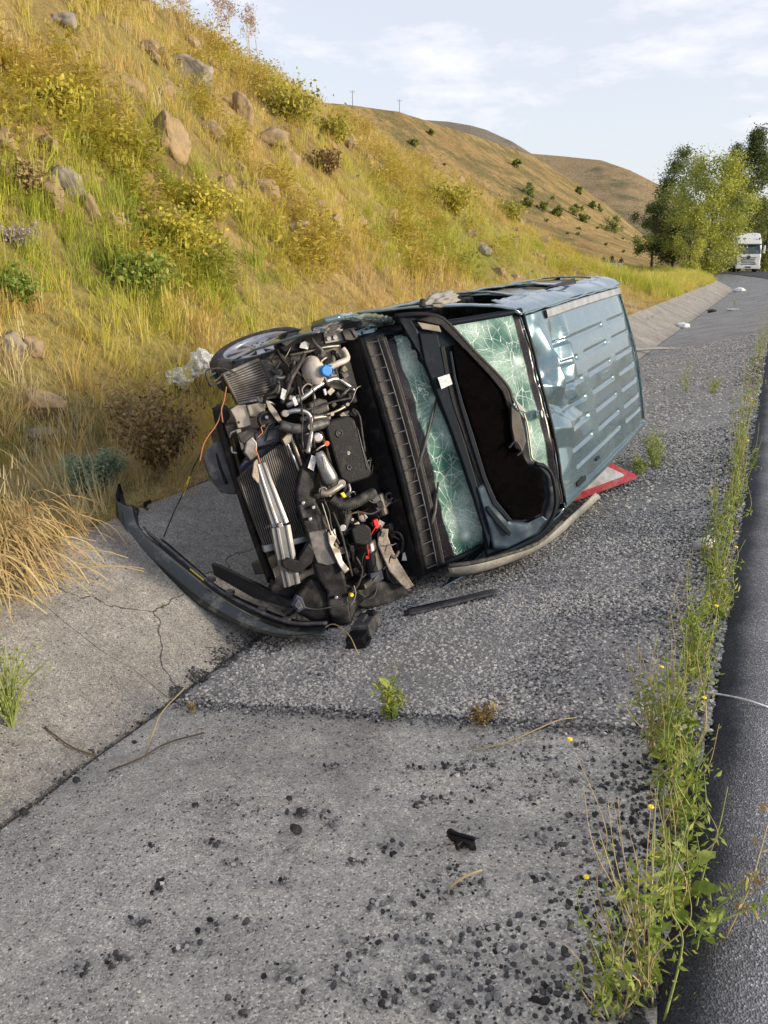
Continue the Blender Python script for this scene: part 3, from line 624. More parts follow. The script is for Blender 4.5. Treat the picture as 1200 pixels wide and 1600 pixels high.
    gg = N('ShaderNodeMath'); gg.operation = 'MULTIPLY'; L(gs.outputs[0], gg.inputs[0]); L(zone.outputs['Result'], gg.inputs[1]); g3 = N('ShaderNodeMath'); g3.operation = 'MULTIPLY'; g3.inputs[1].default_value = .55; L(gg.outputs[0], g3.inputs[0])
    ck = mx_(mx_(mx_(cracks(5, .008, .12), fine.outputs[0]), g3.outputs[0]), mx_(star(.93, .30, 5.5, 1.0), mx_(star(.30, .32, 4.5, .7), star(.22, .90, 5, .9))))
    # strong long fractures running across
    w = N('ShaderNodeTexNoise'); w.inputs['Scale'].default_value = 70; w.inputs['Detail'].default_value = 2
    frost = ramp(nt, L, n3.outputs['Fac'], [(.34, (.06, .17, .14)), (.70, (.50, .64, .58)), (.52, (.22, .39, .33))])
    c = mixc(nt, L, ck, frost, (.80, .90, .86))
    # black printed border along the bottom and top of the screen
    e1 = N('ShaderNodeMath'); e1.operation = 'MULTIPLY_ADD'; e1.inputs[1].default_value = .10; L(n3.outputs['Fac'], e1.inputs[0]); L(sx.outputs['Y'], e1.inputs[2])
    lo = N('ShaderNodeMapRange'); lo.inputs['From Min'].default_value = .232; lo.inputs['From Max'].default_value = .224; L(e1.outputs[0], lo.inputs['Value'])
    hi = N('ShaderNodeMapRange'); hi.inputs['From Min'].default_value = .935; hi.inputs['From Max'].default_value = .945; L(sx.outputs['Y'], hi.inputs['Value'])
    fr = mx_(lo.outputs['Result'], hi.outputs['Result'])
    spk = N('ShaderNodeTexNoise'); spk.inputs['Scale'].default_value = 110; spk.inputs['Detail'].default_value = 3; L(co.outputs['Object'], spk.inputs['Vector'])
    frc = ramp(nt, L, spk.outputs['Fac'], [(.64, (.016, .014, .019)), (.86, (.30, .32, .34))])
    c = mixc(nt, L, fr, c, frc)
    L(c, b.inputs['Base Color']); setp(b, Roughness=.22, Specular_IOR_Level=.35)
    al = N('ShaderNodeMapRange'); al.inputs['To Min'].default_value = .72; al.inputs['To Max'].default_value = 1; L(mx_(ck, fr), al.inputs['Value']); L(al.outputs['Result'], b.inputs['Alpha'])
    iv = N('ShaderNodeMath'); iv.operation = 'SUBTRACT'; iv.use_clamp = True; L(ck, iv.inputs[0]); L(fr, iv.inputs[1]); bumpn(nt, L, b, iv.outputs[0], .4, .008); MATS['windscreen'] = m
glass_mat()

def roof_mat():
    """the van paint, scraped: long fine scratches along the slide and rubbed dull patches"""
    m = MATS['van paint'].copy(); m.name = 'scraped van paint'; nt = m.node_tree; L = nt.links.new; b = nt.nodes['Principled BSDF']; N = nt.nodes.new
    co = N('ShaderNodeTexCoord'); mp = N('ShaderNodeMapping'); mp.inputs['Scale'].default_value = (1.6, 42, 10); mp.inputs['Rotation'].default_value = (0, 0, .5); L(co.outputs['Object'], mp.inputs['Vector'])
    n = N('ShaderNodeTexNoise'); n.inputs['Scale'].default_value = 2.0; n.inputs['Detail'].default_value = 5; L(mp.outputs['Vector'], n.inputs['Vector'])
    n2 = N('ShaderNodeTexNoise'); n2.inputs['Scale'].default_value = 2.4; n2.inputs['Detail'].default_value = 6; L(co.outputs['Object'], n2.inputs['Vector'])
    r = N('ShaderNodeMapRange'); r.inputs['From Min'].default_value = .64; r.inputs['From Max'].default_value = .70; L(n.outputs['Fac'], r.inputs['Value'])
    r2 = N('ShaderNodeMapRange'); r2.inputs['From Min'].default_value = .45; r2.inputs['From Max'].default_value = .62; L(n2.outputs['Fac'], r2.inputs['Value'])
    f = N('ShaderNodeMath'); f.operation = 'MULTIPLY'; L(r.outputs['Result'], f.inputs[0]); L(r2.outputs['Result'], f.inputs[1])
    old = b.inputs['Base Color'].links[0].from_socket; L(mixc(nt, L, f.outputs[0], old, (.42, .45, .47)), b.inputs['Base Color'])
    ro = b.inputs['Roughness'].links[0].from_socket; a = N('ShaderNodeMath'); a.operation = 'MULTIPLY_ADD'; a.inputs[1].default_value = .12; L(r2.outputs['Result'], a.inputs[0]); L(ro, a.inputs[2]); L(a.outputs[0], b.inputs['Roughness'])
    MATS['scraped paint'] = m
roof_mat()
van = empty('overturned_van'); van.matrix_world = Matrix([[*VR[0], VT[0]], [*VR[1], VT[1]], [*VR[2], VT[2]], [0, 0, 0, 1]])
tag(van, 'dark teal van lying on its side in the ditch with its front torn open', 'van')
def plate(name, m, sp, th, poly, parent=van, bevel=.003, wavy=0.0):
    n, d = plane(sp); P = [LP(x, y, n, d) for x, y in poly]
    if wavy:
        b = bmesh.new(); vs = [b.verts.new(p) for p in P]; b.faces.new(vs); bmesh.ops.triangulate(b, faces=b.faces[:])
        for _ in range(3): bmesh.ops.subdivide_edges(b, edges=b.edges[:], cuts=1, use_grid_fill=True)
        for v in b.verts:
            k = mnoise.noise(v.co * 6) * wavy + mnoise.noise(v.co * 17) * wavy * .5; v.co += Vector(n) * k
        me = bpy.data.meshes.new(name); bmesh.ops.recalc_face_normals(b, faces=b.faces); b.to_mesh(me); b.free()
        o = link(name, me, m, parent, True, 0, 0); q = o.modifiers.new('s', 'SOLIDIFY'); q.thickness = th; q.offset = -1; return o
    return MB().prism(P, -n * th).build(name, m, parent, bevel=bevel)
def pp(l): return [LP(x, y, *plane(sp)) for x, y, sp in l]
def pipe(name, m, pts, r, parent=van, n=10, k=6):
    return MB().tube(catmull(pp(pts), k), r, n).build(name, m, parent, smooth=True)
X_ = lambda d: ('x', d)
Z_ = lambda d: ('z', d)
S_ = lambda d: ('s', d)

# --- body sides (z up in van space), roof, tail, floor
def halfw(z): return np.interp(z, [.2, .35, .6, .95, 1.05, 1.3, 1.5, 1.62, 1.70, 1.74], [.80, .86, .895, .895, .885, .83, .765, .72, .67, .615])
ARCH = [(-.88, .34, .37), (-3.55, .34, .37)]
def side(sgn):
    def lower():
        xs = np.linspace(-.55 if sgn < 0 else -.75, -4.33, 120); zs = np.linspace(.24, 1.02, 26)
        G = []
        for x in xs:
            row = []
            for z in zs:
                xx, zz = x, z
                for ax, az, ar in ARCH:
                    dx, dz = xx - ax, zz - az; q = math.hypot(dx, dz)
                    if q < ar and q > ar - .06: xx, zz = ax + dx / q * ar, az + dz / q * ar
                y = sgn * float(halfw(zz)) * (1 - .05 * sstep(-3.9, -4.33, xx) - .06 * sstep(-.9, -.5, xx))
                row.append((xx, y + sgn * -.02 * float(fbm(xx, zz, .5, 3, 12)), zz))
            G.append(row)
        b = MB().grid(G); b.f = [f for f in b.f if not any(math.hypot(np.mean([b.v[i][0] for i in f]) - ax, np.mean([b.v[i][2] for i in f]) - az) < ar - .025 for ax, az, ar in ARCH)]
        return b
    b = lower()
    # upper: window posts and rails between belt line and roof
    us = np.linspace(0, 1, 110); zs = np.linspace(1.02, 1.73, 24); G = []
    for u in us:
        row = []
        for z in zs:
            xf = -1.02 - (z - 1.02) * 1.03; x = xf + (-4.33 - xf) * u
            row.append((x, sgn * float(halfw(z)) + .012 * (float(fbm(x, z, .35, 3, 15)) - .5) * (3 if sgn < 0 else 1), z))
        G.append(row)
    b2 = MB().grid(G); keep = []
    for f in b2.f:
        x = np.mean([b2.v[i][0] for i in f]); z = np.mean([b2.v[i][2] for i in f]); xf = -1.02 - (z - 1.02) * 1.03
        w = 1.10 < z < 1.60 and ((x < xf - .10 and x > -2.25) or -3.2 < x < -2.35 or -4.15 < x < -3.35)
        if not w: keep.append(f)
    b2.f = keep; b.add(b2.v, b2.f)
    return b.build('body_side', 'van paint', van, smooth=True, solid=.012)
sr = side(-1); sl_ = side(1); sl_['label'] = 'scraped side lying on the concrete'
for (x0, x1) in ((-3.2, -2.35), (-4.15, -3.35)):
    for sg in (-1, 1):
        G = [[(x, sg * (float(halfw(z)) - .02), z) for z in np.linspace(1.10, 1.60, 6)] for x in np.linspace(x0, x1, 6)]
        MB().grid(G).build('side_window', mat('tinted glass', (.01, .015, .016), .1, var=.1) if 'tinted glass' not in MATS else 'tinted glass', van, smooth=True, solid=.005)
def roof_h(x, y):
    z = 1.772 - .04 * (y / .6) ** 2 - .02 * sstep(-2.0, -1.74, x) - .02 * sstep(-4.05, -4.3, x)
    g = 0
    rows = (-.375, -.232, -.082, .052, .19, .33, .455)
    def rib(y0, xa, xb):
        return sstep(xa - .03, xa + .01, x) * (1 - sstep(xb - .01, xb + .03, x)) * (sstep(-.021, -.011, y - y0) - sstep(.011, .021, y - y0))
    for i, y0 in enumerate(rows):
        a = max if False else None
        if i == 0: g = g + rib(y0, -3.40, -2.10)
        elif i == 6: g = g + rib(y0, -3.36, -2.12)
        else:
            g = g + rib(y0, -3.38, -2.75)
            g = g + rib(y0, -2.55, -2.08)
        g = g + rib(y0, -4.15, -3.59)
    z = z - .015 * np.clip(g, 0, 1)
    # the front of the roof is beaten in: folds, a sharp trough and buckled facets
    fr = sstep(-2.55, -1.95, x) * sstep(.28, -.05, y)
    def fold(x0, y0, ax, w, h, l):
        c, s = math.cos(ax), math.sin(ax); u = (x - x0) * c + (y - y0) * s; v = -(x - x0) * s + (y - y0) * c
        return 1.8 * h * np.exp(-(u / l) ** 2) * np.maximum(0, 1 - np.abs(v) / w)
    z = z - fold(-1.95, -.02, 2.75, .10, .045, .22) - fold(-1.85, -.30, 1.3, .16, .05, .22) + fold(-2.02, -.25, 1.75, .10, .03, .25) - fold(-2.25, -.32, 1.5, .14, .032, .2) + fold(-2.4, -.28, 1.25, .09, .018, .2)
    z = z + fold(-1.95, .16, 2.9, .12, .028, .22) - fold(-2.3, .06, 2.6, .08, .018, .25) - fold(-1.8, .30, .4, .14, .015, .2)
    z = z + fr * .085 * (np.abs(fbm(x, y, .28, 3, 31) - .5) - .1) + .012 * (fbm(x, y, .7, 3, 36) - .5)
    return z
def build_roof():
    xs = np.linspace(-1.75, -4.27, 230); ys = np.linspace(-.615, .615, 170); XX, YY = np.meshgrid(xs, ys, indexing='ij'); ZZ = roof_h(XX, YY)
    n, m = XX.shape; b = MB(); b.v = np.stack([XX, YY, ZZ], -1).reshape(-1, 3).tolist()
    b.f = [(i * m + j, i * m + j + 1, (i + 1) * m + j + 1, (i + 1) * m + j) for i in range(n - 1) for j in range(m - 1)]
    o = b.build('roof', 'scraped paint', van, smooth=True); o['label'] = 'ribbed roof panel, buckled at its front edge'; q = o.modifiers.new('s', 'SOLIDIFY'); q.thickness = .008
    # hole with torn edge in the dent, dark aerial base stub, mouldings along the gutters
    p = LP(845, 647, (0, 0, 1), 1.745); MB().cyl(p - np.array((0, 0, .02)), p + np.array((0, 0, .006)), .028, 18).build('antenna_hole', mat('pale glass', (.45, .55, .5), .2, var=.5, scale=60), o)
    MB().tube([p + np.array((.03 * math.cos(a), .03 * math.sin(a), .008)) for a in np.linspace(0, 6.283, 22)], .005, 6).build('antenna_gasket', 'rubber', o, smooth=True)
    p = LP(934, 716, (0, 0, 1), 1.75); MB().box(p, (.09, .022, .012)).build('roof_drain_cap', 'black plastic', o, bevel=.004)
    p = LP(908, 752, (0, 0, 1), 1.745); MB().box(p + np.array((0, 0, .004)), (.20, .035, .008)).build('gutter_cap', 'black plastic', o, bevel=.003)
    return o
roof = build_roof()
# raised moulding along the upper gutter and plain gutters
def strip(name, m, pts, w, h, parent=van):
    P = catmull(pts, 8); G = []
    for i, p in enumerate(P):
        p = np.array(p); G.append([p + np.array((0, -w, 0)), p + np.array((0, -w * .8, h)), p + np.array((0, w * .8, h)), p + np.array((0, w, 0))])
    return MB().grid(G, True).build(name, m, parent, bevel=.002)
strip('roof_moulding', 'moulding', [(-2.15, -.585, 1.742), (-2.8, -.590, 1.752), (-3.5, -.59, 1.752), (-4.22, -.585, 1.738)], .030, .014)
strip('roof_gutter', 'van paint', [(-1.74, .625, 1.70), (-2.6, .632, 1.715), (-3.5, .632, 1.715), (-4.27, .62, 1.70)], .02, .035)
strip('roof_gutter', 'black plastic', [(-1.74, -.628, 1.70), (-2.6, -.635, 1.71), (-3.5, -.635, 1.71), (-4.27, -.62, 1.70)], .012, .018)
# buckled cant rail skin above the upper gutter
G = []
for x in np.linspace(-1.72, -4.30, 120):
    G.append([(x, -.625 - t * .13 + .02 * (float(fbm(x * 3, t, .5, 3, 77)) - .5), 1.735 - t * .17 + .035 * t * (float(fbm(x * 1.6, t * 2, .4, 4, 80)) - .45) * (1 + 1.2 * float(sstep(-3.6, -4.2, x)))) for t in np.linspace(0, 1, 12)])
MB().grid(G).build('cant_rail', 'van paint', van, smooth=True, solid=.006)
b = MB().box((-4.33, 0, .75), (.05, 1.68, .95)).box((-4.31, 0, 1.43), (.04, 1.36, .5)); b.build('tailgate', 'van paint', van, bevel=.01)
strip('rear_spoiler', 'van paint', [(-4.29, -.56, 1.71), (-4.30, 0, 1.75), (-4.29, .56, 1.71)], .03, .02)
MB().box((-2.55, 0, .26), (3.4, 1.6, .06)).build('floor_pan', 'dark metal', van)
b = MB().box((-1.45, 0, .93), (.35, 1.35, .16)).box((-1.35, 0, .75), (.3, 1.3, .25)); b.build('dashboard', 'interior', van, bevel=.03)
for y in (-.36, .36):
    b = MB().box((-2.05, y, .62), (.5, .46, .16)).box((-2.35, y, .98), (.16, .46, .68)).box((-2.42, y, 1.4), (.1, .24, .18)); b.build('seat', 'interior', van, bevel=.05)
MB().tube([np.array((-1.62 + .05 * math.sin(a), .36 + .18 * math.cos(a), .98 + .17 * math.sin(a))) for a in np.linspace(0, 6.283, 24)], .014, 8).build('steering_wheel', 'black plastic', van, smooth=True)

# --- windscreen
def screen_pt(u, f):
    y = u * (.72 - .09 * f); bul = .045 * (1 - u * u)
    p = np.array((-1.01 - .745 * f, y, 1.035 + .69 * f)) + np.array((.682, 0, .731)) * bul
    p += np.array((.682, 0, .731)) * (.055 * (float(fbm(u * 2, f * 2, .6, 4, 90)) - .5))
    return p
n, m = 46, 40; b = MB().grid([[screen_pt(-1 + 2 * j / (m - 1), i / (n - 1)) for j in range(m)] for i in range(n)])
gl = b.build('windscreen', 'windscreen', van, smooth=True, fixn=False)
uvl = gl.data.uv_layers.new(name='UVMap')
for l in gl.data.loops:
    i, j = divmod(l.vertex_index, m); uvl.data[l.index].uv = (j / (m - 1), i / (n - 1))
gl['label'] = 'shattered greenish windscreen'
q = gl.modifiers.new('s', 'SOLIDIFY'); q.thickness = .006
for sg in (-1, 1):   # posts beside the screen
    MB().tube(catmull([screen_pt(sg * 1.03, f) + np.array((0, 0, -.01)) for f in (0, .33, .66, 1.02)]), [.020] * 19, 8).build('screen_post', 'van paint inner', van, smooth=True)
MB().tube([screen_pt(u, 1.015) for u in np.linspace(-1, 1, 15)], .012, 8).build('screen_header', 'black plastic', van, smooth=True)
# wiper arms and blades
for a, c in (((640, 770), (682, 622)), ((672, 826), (683, 770))):
    A = LP(*a, *plane(('h', .12))); C_ = LP(*c, *plane(('h', .135))); B_ = A + (C_ - A) * .5 + np.array((.02, 0, .02))
    w = MB().tube([A, B_, C_], [.011, .009, .006], 6).build('wiper_arm', 'grey plastic', van, smooth=True)
    MB().tube([A * .3 + C_ * .7 + np.array((-.008, .03, -.006)), C_ + (C_ - A) * .25 + np.array((-.008, -.01, -.006))], .006, 6).build('wiper_blade', 'rubber', w)
# --- scuttle: ridge, slotted tray with ribs
def cow(u, a): # u across, a away from the ridge up over the foot of the screen
    return np.array((-.965 - a * .73, u * (.74 - .06 * a), 1.052 + a * .68 + .03 * (1 - u * u)))
NS = np.array((.682, 0, .731))
G = [[cow(u, 0) + np.array((.026 * math.cos(t), 0, .026 * math.sin(t) - .012)) for t in np.linspace(0, 2 * math.pi, 11)[:-1]] for u in np.linspace(-1, 1, 30)]
cw = MB().grid(G, True).build('scuttle_panel', 'black plastic', van, smooth=True)
G = [[cow(u, a) + NS * (.014 - .012 * math.sin(min(1, a / .10) * math.pi)) for a in np.linspace(-.005, .125, 9)] for u in np.linspace(-1, 1, 40)]
MB().grid(G).build('scuttle_tray', 'black plastic', cw, smooth=True, solid=.006)
for i, u in enumerate(np.linspace(-.95, .95, 19)):
    A = cow(u, .012) + NS * .016; B_ = cow(u, .075) + NS * .016; MB().tube([A, B_], .0035, 5).build('scuttle_rib', 'grey plastic', cw)
MB().tube([cow(u, .08) + NS * .016 for u in np.linspace(-.97, .97, 20)], .0045, 6).build('scuttle_lip', 'grey plastic', cw, smooth=True)
MB().tube([cow(u, .127) + NS * .012 for u in np.linspace(-.97, .97, 20)], .006, 6).build('scuttle_seal', 'rubber', cw, smooth=True)
MB().prism([cow(-1, -.03), cow(1, -.03), cow(1, -.03) + np.array((-.02, 0, -.14)), cow(-1, -.03) + np.array((-.02, 0, -.14))], (-.01, 0, 0)).build('scuttle_apron', 'black plastic', cw)

# --- bonnet torn back over the screen, inner side facing out
HO = [(615, 492), (640, 500), (652, 517), (660, 545), (663, 570), (682, 620), (700, 665), (720, 720), (740, 780), (755, 830), (760, 866), (762, 878), (792, 867), (845, 843), (865, 815), (874, 790), (871, 760), (862, 735), (850, 724), (830, 720), (824, 690), (821, 655), (806, 636), (799, 628), (792, 605), (772, 580), (742, 550), (712, 517), (692, 497), (675, 491), (645, 489)]
bon = plate('bonnet', 'van paint inner', ('h', .165), .02, HO, wavy=.014)
bon['label'] = 'bonnet folded back over the windscreen, its inner side showing'
MAT_ = [(706, 540), (717, 605), (740, 680), (760, 750), (775, 780), (800, 811), (825, 812), (846, 802), (852, 775), (846, 735), (826, 728), (812, 700), (806, 660), (797, 645), (785, 615), (766, 588), (735, 556), (716, 538)]
plate('sound_mat', 'felt', ('h', .192), .012, MAT_, bon, wavy=.008)
pipe('bonnet_rim', 'black plastic', [(x, y, ('h', .195)) for x, y in [(618, 494), (650, 491), (678, 493), (694, 500), (714, 520), (744, 553), (774, 583), (794, 607), (801, 630)]], .013, bon)
pipe('bonnet_rim', 'van paint inner', [(x, y, ('h', .20)) for x, y in [(836, 724), (852, 730), (862, 742), (867, 765), (868, 790), (860, 814), (842, 836), (800, 858), (765, 872)]], .012, bon)
plate('bonnet_brace', 'van paint inner', ('h', .192), .02, [(655, 520), (664, 566), (685, 619), (703, 665), (723, 721), (743, 781), (757, 832), (764, 856), (768, 830), (755, 788), (736, 722), (718, 664), (703, 612), (692, 560), (684, 522)], bon, bevel=.006)
plate('bonnet_channel', 'black plastic', ('h', .196), .01, [(694, 540), (704, 585), (716, 630), (732, 676), (752, 742), (766, 780), (761, 780), (745, 740), (726, 684), (708, 634), (697, 590), (688, 542)], bon, bevel=.003)
plate('bonnet_channel', 'van paint inner', ('h', .21), .012, [(706, 548), (713, 590), (724, 630), (741, 682), (760, 745), (776, 782), (800, 812), (796, 816), (770, 788), (754, 748), (735, 688), (719, 634), (709, 592), (702, 550)], bon, bevel=.004)
plate('bonnet_front_lip', 'black plastic', ('h', .205), .02, [(676, 492), (694, 499), (714, 519), (744, 552), (774, 582), (794, 607), (801, 632), (797, 644), (785, 612), (764, 586), (733, 553), (706, 526), (688, 508), (650, 500)], bon, bevel=.005)
plate('bonnet_corner', mat('lit corner paint', (.045, .07, .095), .3, .4, var=.15, dirt=(.1, .11, .12), dscale=9, damt=.2), ('h', .200), .012, [(746, 762), (757, 755), (772, 786), (798, 815), (826, 817), (848, 806), (855, 812), (838, 834), (792, 857), (772, 858), (764, 826)], bon, wavy=.01)  # body blue made lighter than the inner paint: light on this corner painted in
plate('bonnet_corner_rib', 'van paint inner', ('h', .222), .012, [(764, 790), (782, 812), (800, 832), (796, 838), (776, 818), (760, 796)], bon)
plate('bonnet_hinge_plate', 'tan panel', ('h', .20), .006, [(652, 503), (686, 509), (690, 519), (660, 514)], bon)
plate('warning_label', 'paper label', ('h', .214), .003, [(684, 590), (702, 584), (707, 600), (690, 608)], bon, bevel=0)
plate('bonnet_latch', 'dark metal', ('h', .23), .03, [(799, 636), (812, 646), (818, 668), (822, 690), (817, 706), (806, 700), (800, 668)], bon)
plate('latch_striker', 'dull metal', ('h', .24), .012, [(803, 622), (815, 634), (823, 645), (812, 642)], bon)
pipe('latch_cable', 'dark metal', [(795, 700, ('h', .225)), (806, 690, ('h', .24)), (815, 704, ('h', .24)), (808, 712, ('h', .23))], .006, bon)
pipe('bonnet_edge_trim', 'galvanised', [(818, 645, ('h', .2)), (824, 665, ('h', .2)), (829, 700, ('h', .2)), (832, 716, ('h', .205)), (842, 722, ('h', .21))], .006, bon)

# --- front wing with its torn inner structure, light, hinge
plate('front_wing', 'van paint', ('y', -.80), .02, [(486, 512), (486, 504), (506, 496), (530, 490), (565, 489), (597, 491), (614, 498), (600, 503), (568, 504), (543, 509), (515, 513)], wavy=.012)
plate('wing_flange', 'van paint', S_(.17), .01, [(552, 519), (572, 511), (590, 507), (589, 515), (580, 524), (563, 526)])
for x, y in ((573, 514), (580, 512), (566, 520)): plate('bolt_hole', 'interior', S_(.174), .004, [(x + 2 * math.cos(a), y + 2 * math.sin(a)) for a in np.linspace(0, 5.5, 8)], bevel=0)
plate('wing_seal', 'rubber', S_(.20), .02, [(583, 504), (600, 500), (618, 501), (616, 507), (596, 511), (585, 511)])
plate('bonnet_hinge', 'dark metal', S_(.24), .06, [(533, 514), (544, 508), (552, 511), (560, 526), (553, 532), (540, 531)])
plate('hinge_cover', 'grey plastic', S_(.25), .03, [(545, 510), (551, 509), (560, 525), (556, 528)])
plate('upper_crossmember', 'dull metal', S_(.21), .03, [(505, 520), (535, 514), (537, 532), (508, 537)])
for x, y in ((514, 529), (524, 527)): plate('bolt', 'aluminium', S_(.225), .02, [(x + 3.6 * math.cos(a), y + 3.6 * math.sin(a)) for a in np.linspace(0, 5.5, 8)], bevel=0)
plate('headlamp_remnant', 'black plastic', S_(.20), .09, [(432, 540), (442, 520), (462, 514), (486, 513), (500, 518), (504, 538), (487, 546), (468, 548), (445, 552)], bevel=.01)
plate('headlamp_backing', 'grey plastic', S_(.23), .02, [(438, 536), (452, 521), (470, 518), (466, 528), (447, 541)], bevel=.006)
plate('headlamp_label', 'paper label', S_(.225), .004, [(476, 533), (484, 536), (481, 546), (468, 543), (470, 536)], bevel=0)
pipe('headlamp_bar', 'dull metal', [(452, 555, S_(.2)), (478, 550, S_(.22)), (505, 543, S_(.22)), (531, 540, S_(.2))], .009)

# --- engine bay tub
MB().box((-1.0, 0, .62), (.05, 1.36, .74)).build('firewall', 'interior', van)
for sg in (-1, 1): MB().box((-.82, sg * .68, .5), (.34, .04, .62)).box((-.90, sg * .6, .58), (.22, .12, .45)).build('inner_wing', 'dark metal', van, bevel=.01)
MB().box((-.78, 0, .2), (.45, 1.1, .05)).box((-.66, -.42, .24), (.5, .08, .08)).box((-.66, .42, .24), (.5, .08, .08)).build('subframe', 'dark metal', van, bevel=.008)
b = MB().box((-.80, -.14, .52), (.30, .42, .36)).box((-.78, .18, .46), (.30, .30, .32)).cyl((-.72, .34, .5), (-.72, .16, .5), .11).cyl((-.64, -.30, .42), (-.64, -.12, .42), .07).cyl((-.64, -.05, .38), (-.64, .1, .38), .06)
b.build('engine_block', 'dark metal', van, bevel=.01)
MB().box((-.84, .42, .60), (.24, .24, .26)).build('battery', 'black plastic', van, bevel=.012)
# --- parts picked out of the bay
cov = plate('engine_cover', 'black plastic', ('s', .30), .09, [(509, 666), (520, 655), (543, 649), (554, 655), (567, 695), (581, 738), (577, 747), (545, 757), (533, 747), (529, 736), (520, 706), (511, 676)], bevel=.012)
def ringp(name, m, x, y, sp, r0, r1, parent=van):
    nn, d = plane(sp); c = LP(x, y, nn, d); a = np.cross(nn, (0, 1., 0)); a /= np.linalg.norm(a); e = np.cross(nn, a)
    return MB().tube([c + r0 * (math.cos(t) * a + math.sin(t) * e) for t in np.linspace(0, 6.283, 20)], r1, 6).build(name, m, parent, smooth=True)
def discp(name, m, x, y, sp, r, h, parent=van, bevel=.002):
    nn, d = plane(sp); c = LP(x, y, nn, d); return MB().cyl(c - nn * h, c, r, 18).build(name, m, parent, bevel=bevel)
ringp('oil_filler_ring', 'dark metal', 530, 677, S_(.302), .019, .005, cov); discp('oil_filler_cap', 'rubber', 530, 677, S_(.304), .012, .02, cov)
discp('badge', 'paper label', 544.5, 708, S_(.304), .0105, .006, cov); ringp('badge_ring', 'blue plastic', 544.5, 708, S_(.306), .006, .0013, cov)
ringp('cover_boss', 'grey plastic', 545.5, 730, S_(.303), .012, .003, cov)
pipe('cover_groove', 'grey plastic', [(558, 668, S_(.301)), (566, 700, S_(.301)), (574, 734, S_(.301))], .0035, cov)
res = MB().ell(LP(490, 580, *plane(S_(.25))), (.062, .085, .068), 20, 14).build('coolant_reservoir', 'reservoir', van, smooth=True)
G = MB().tube([LP(490, 580, *plane(S_(.25))) + .074 * np.array((.75 * math.cos(t) * .8, math.sin(t) * 1.13, -.6 * math.cos(t))) for t in np.linspace(0, 6.283, 30)], .005, 6); G.build('reservoir_seam', 'reservoir', res, smooth=True)
discp('reservoir_cap', 'cap blue', 511, 579, S_(.345), .031, .045, res, .006)
for k in range(10):
    a = k * .628; nn, d = plane(S_(.33)); c = LP(511, 579, nn, d); u = np.array((-.8, 0, .6)); MB().box(c + .031 * (math.cos(a) * u + math.sin(a) * np.array((0, 1., 0))), (.008, .008, .028)).build('cap_grip', 'cap blue', res, bevel=.002)
pipe('filler_neck', 'reservoir', [(514, 574, S_(.28)), (530, 567, S_(.28)), (542, 561, S_(.26)), (540, 552, S_(.24)), (535, 545, S_(.23))], .018)
plate('strut_tower', 'tan panel', S_(.17), .05, [(503, 548), (530, 538), (545, 555), (556, 580), (562, 604), (545, 612), (520, 606), (500, 598)], bevel=.01)
ringp('tower_grommet', 'rubber', 521, 551, S_(.176), .012, .005)
pipe('coolant_pipe', 'aluminium', [(448, 634, S_(.27)), (472, 622, S_(.28)), (493, 606, S_(.27)), (510, 596, S_(.25)), (526, 592, S_(.23)), (540, 600, S_(.2)), (555, 611, S_(.18))], .0155)
pipe('air_conditioning_pipe', 'aluminium', [(445, 646, S_(.33)), (460, 642, S_(.34)), (476, 643, S_(.34)), (485, 652, S_(.34)), (487, 671, S_(.33)), (484, 690, S_(.33)), (481, 708, S_(.33))], .0135)
discp('pipe_collar', 'dull metal', 486, 667, S_(.35), .02, .03); discp('pipe_fitting', 'dull metal', 446, 646, S_(.345), .02, .03); discp('small_canister', 'aluminium', 497, 684, S_(.33), .03, .05, bevel=.01)
pipe('intake_duct', 'grey plastic', [(438, 664, S_(.28)), (460, 670, S_(.29)), (482, 668, S_(.29)), (512, 660, S_(.27))], .030)
pipe('intake_duct', 'dull metal', [(470, 656, S_(.30)), (490, 653, S_(.30)), (512, 650, S_(.28))], .016)
plate('throttle_body', 'dark metal', S_(.27), .06, [(482, 630), (498, 622), (512, 625), (516, 642), (500, 650), (485, 648)], bevel=.012)
pipe('fuel_rail', 'galvanised', [(510, 648, S_(.31)), (524, 643, S_(.31)), (536, 637, S_(.3)), (545, 630, S_(.28))], .007)
discp('fuel_injector', 'galvanised', 519, 647, S_(.32), .012, .03); discp('fuel_injector', 'dull metal', 543, 632, S_(.31), .011, .03)
hs = MB().tube(catmull([LP(498, 706, *plane(S_(.33))), LP(505, 725, *plane(S_(.335))), LP(513, 742, *plane(S_(.33))), LP(518, 753, *plane(S_(.32)))], 5), [.024, .028, .032, .033, .035, .037, .039, .041, .043, .044, .045, .046, .046, .045, .04, .03], 14).build('heat_shield', 'aluminium', van, smooth=True)
plate('heat_shield_rib', 'galvanised', S_(.385), .01, [(503, 712), (508, 713), (512, 730), (507, 733)], hs)
pipe('exhaust_elbow', 'galvanised', [(501, 770, S_(.33)), (511, 771, S_(.34)), (522, 765, S_(.34)), (534, 757, S_(.33))], .020); discp('exhaust_flange', 'dull metal', 534, 756, S_(.345), .025, .02); ringp('exhaust_clamp', 'dull metal', 505, 768, S_(.335), .024, .005)
discp('sensor_plug', 'orange plastic', 511, 693, S_(.34), .015, .03, bevel=.004); pipe('dipstick', 'galvanised', [(494, 704, S_(.34)), (500, 699, S_(.345)), (508, 695, S_(.34))], .005)
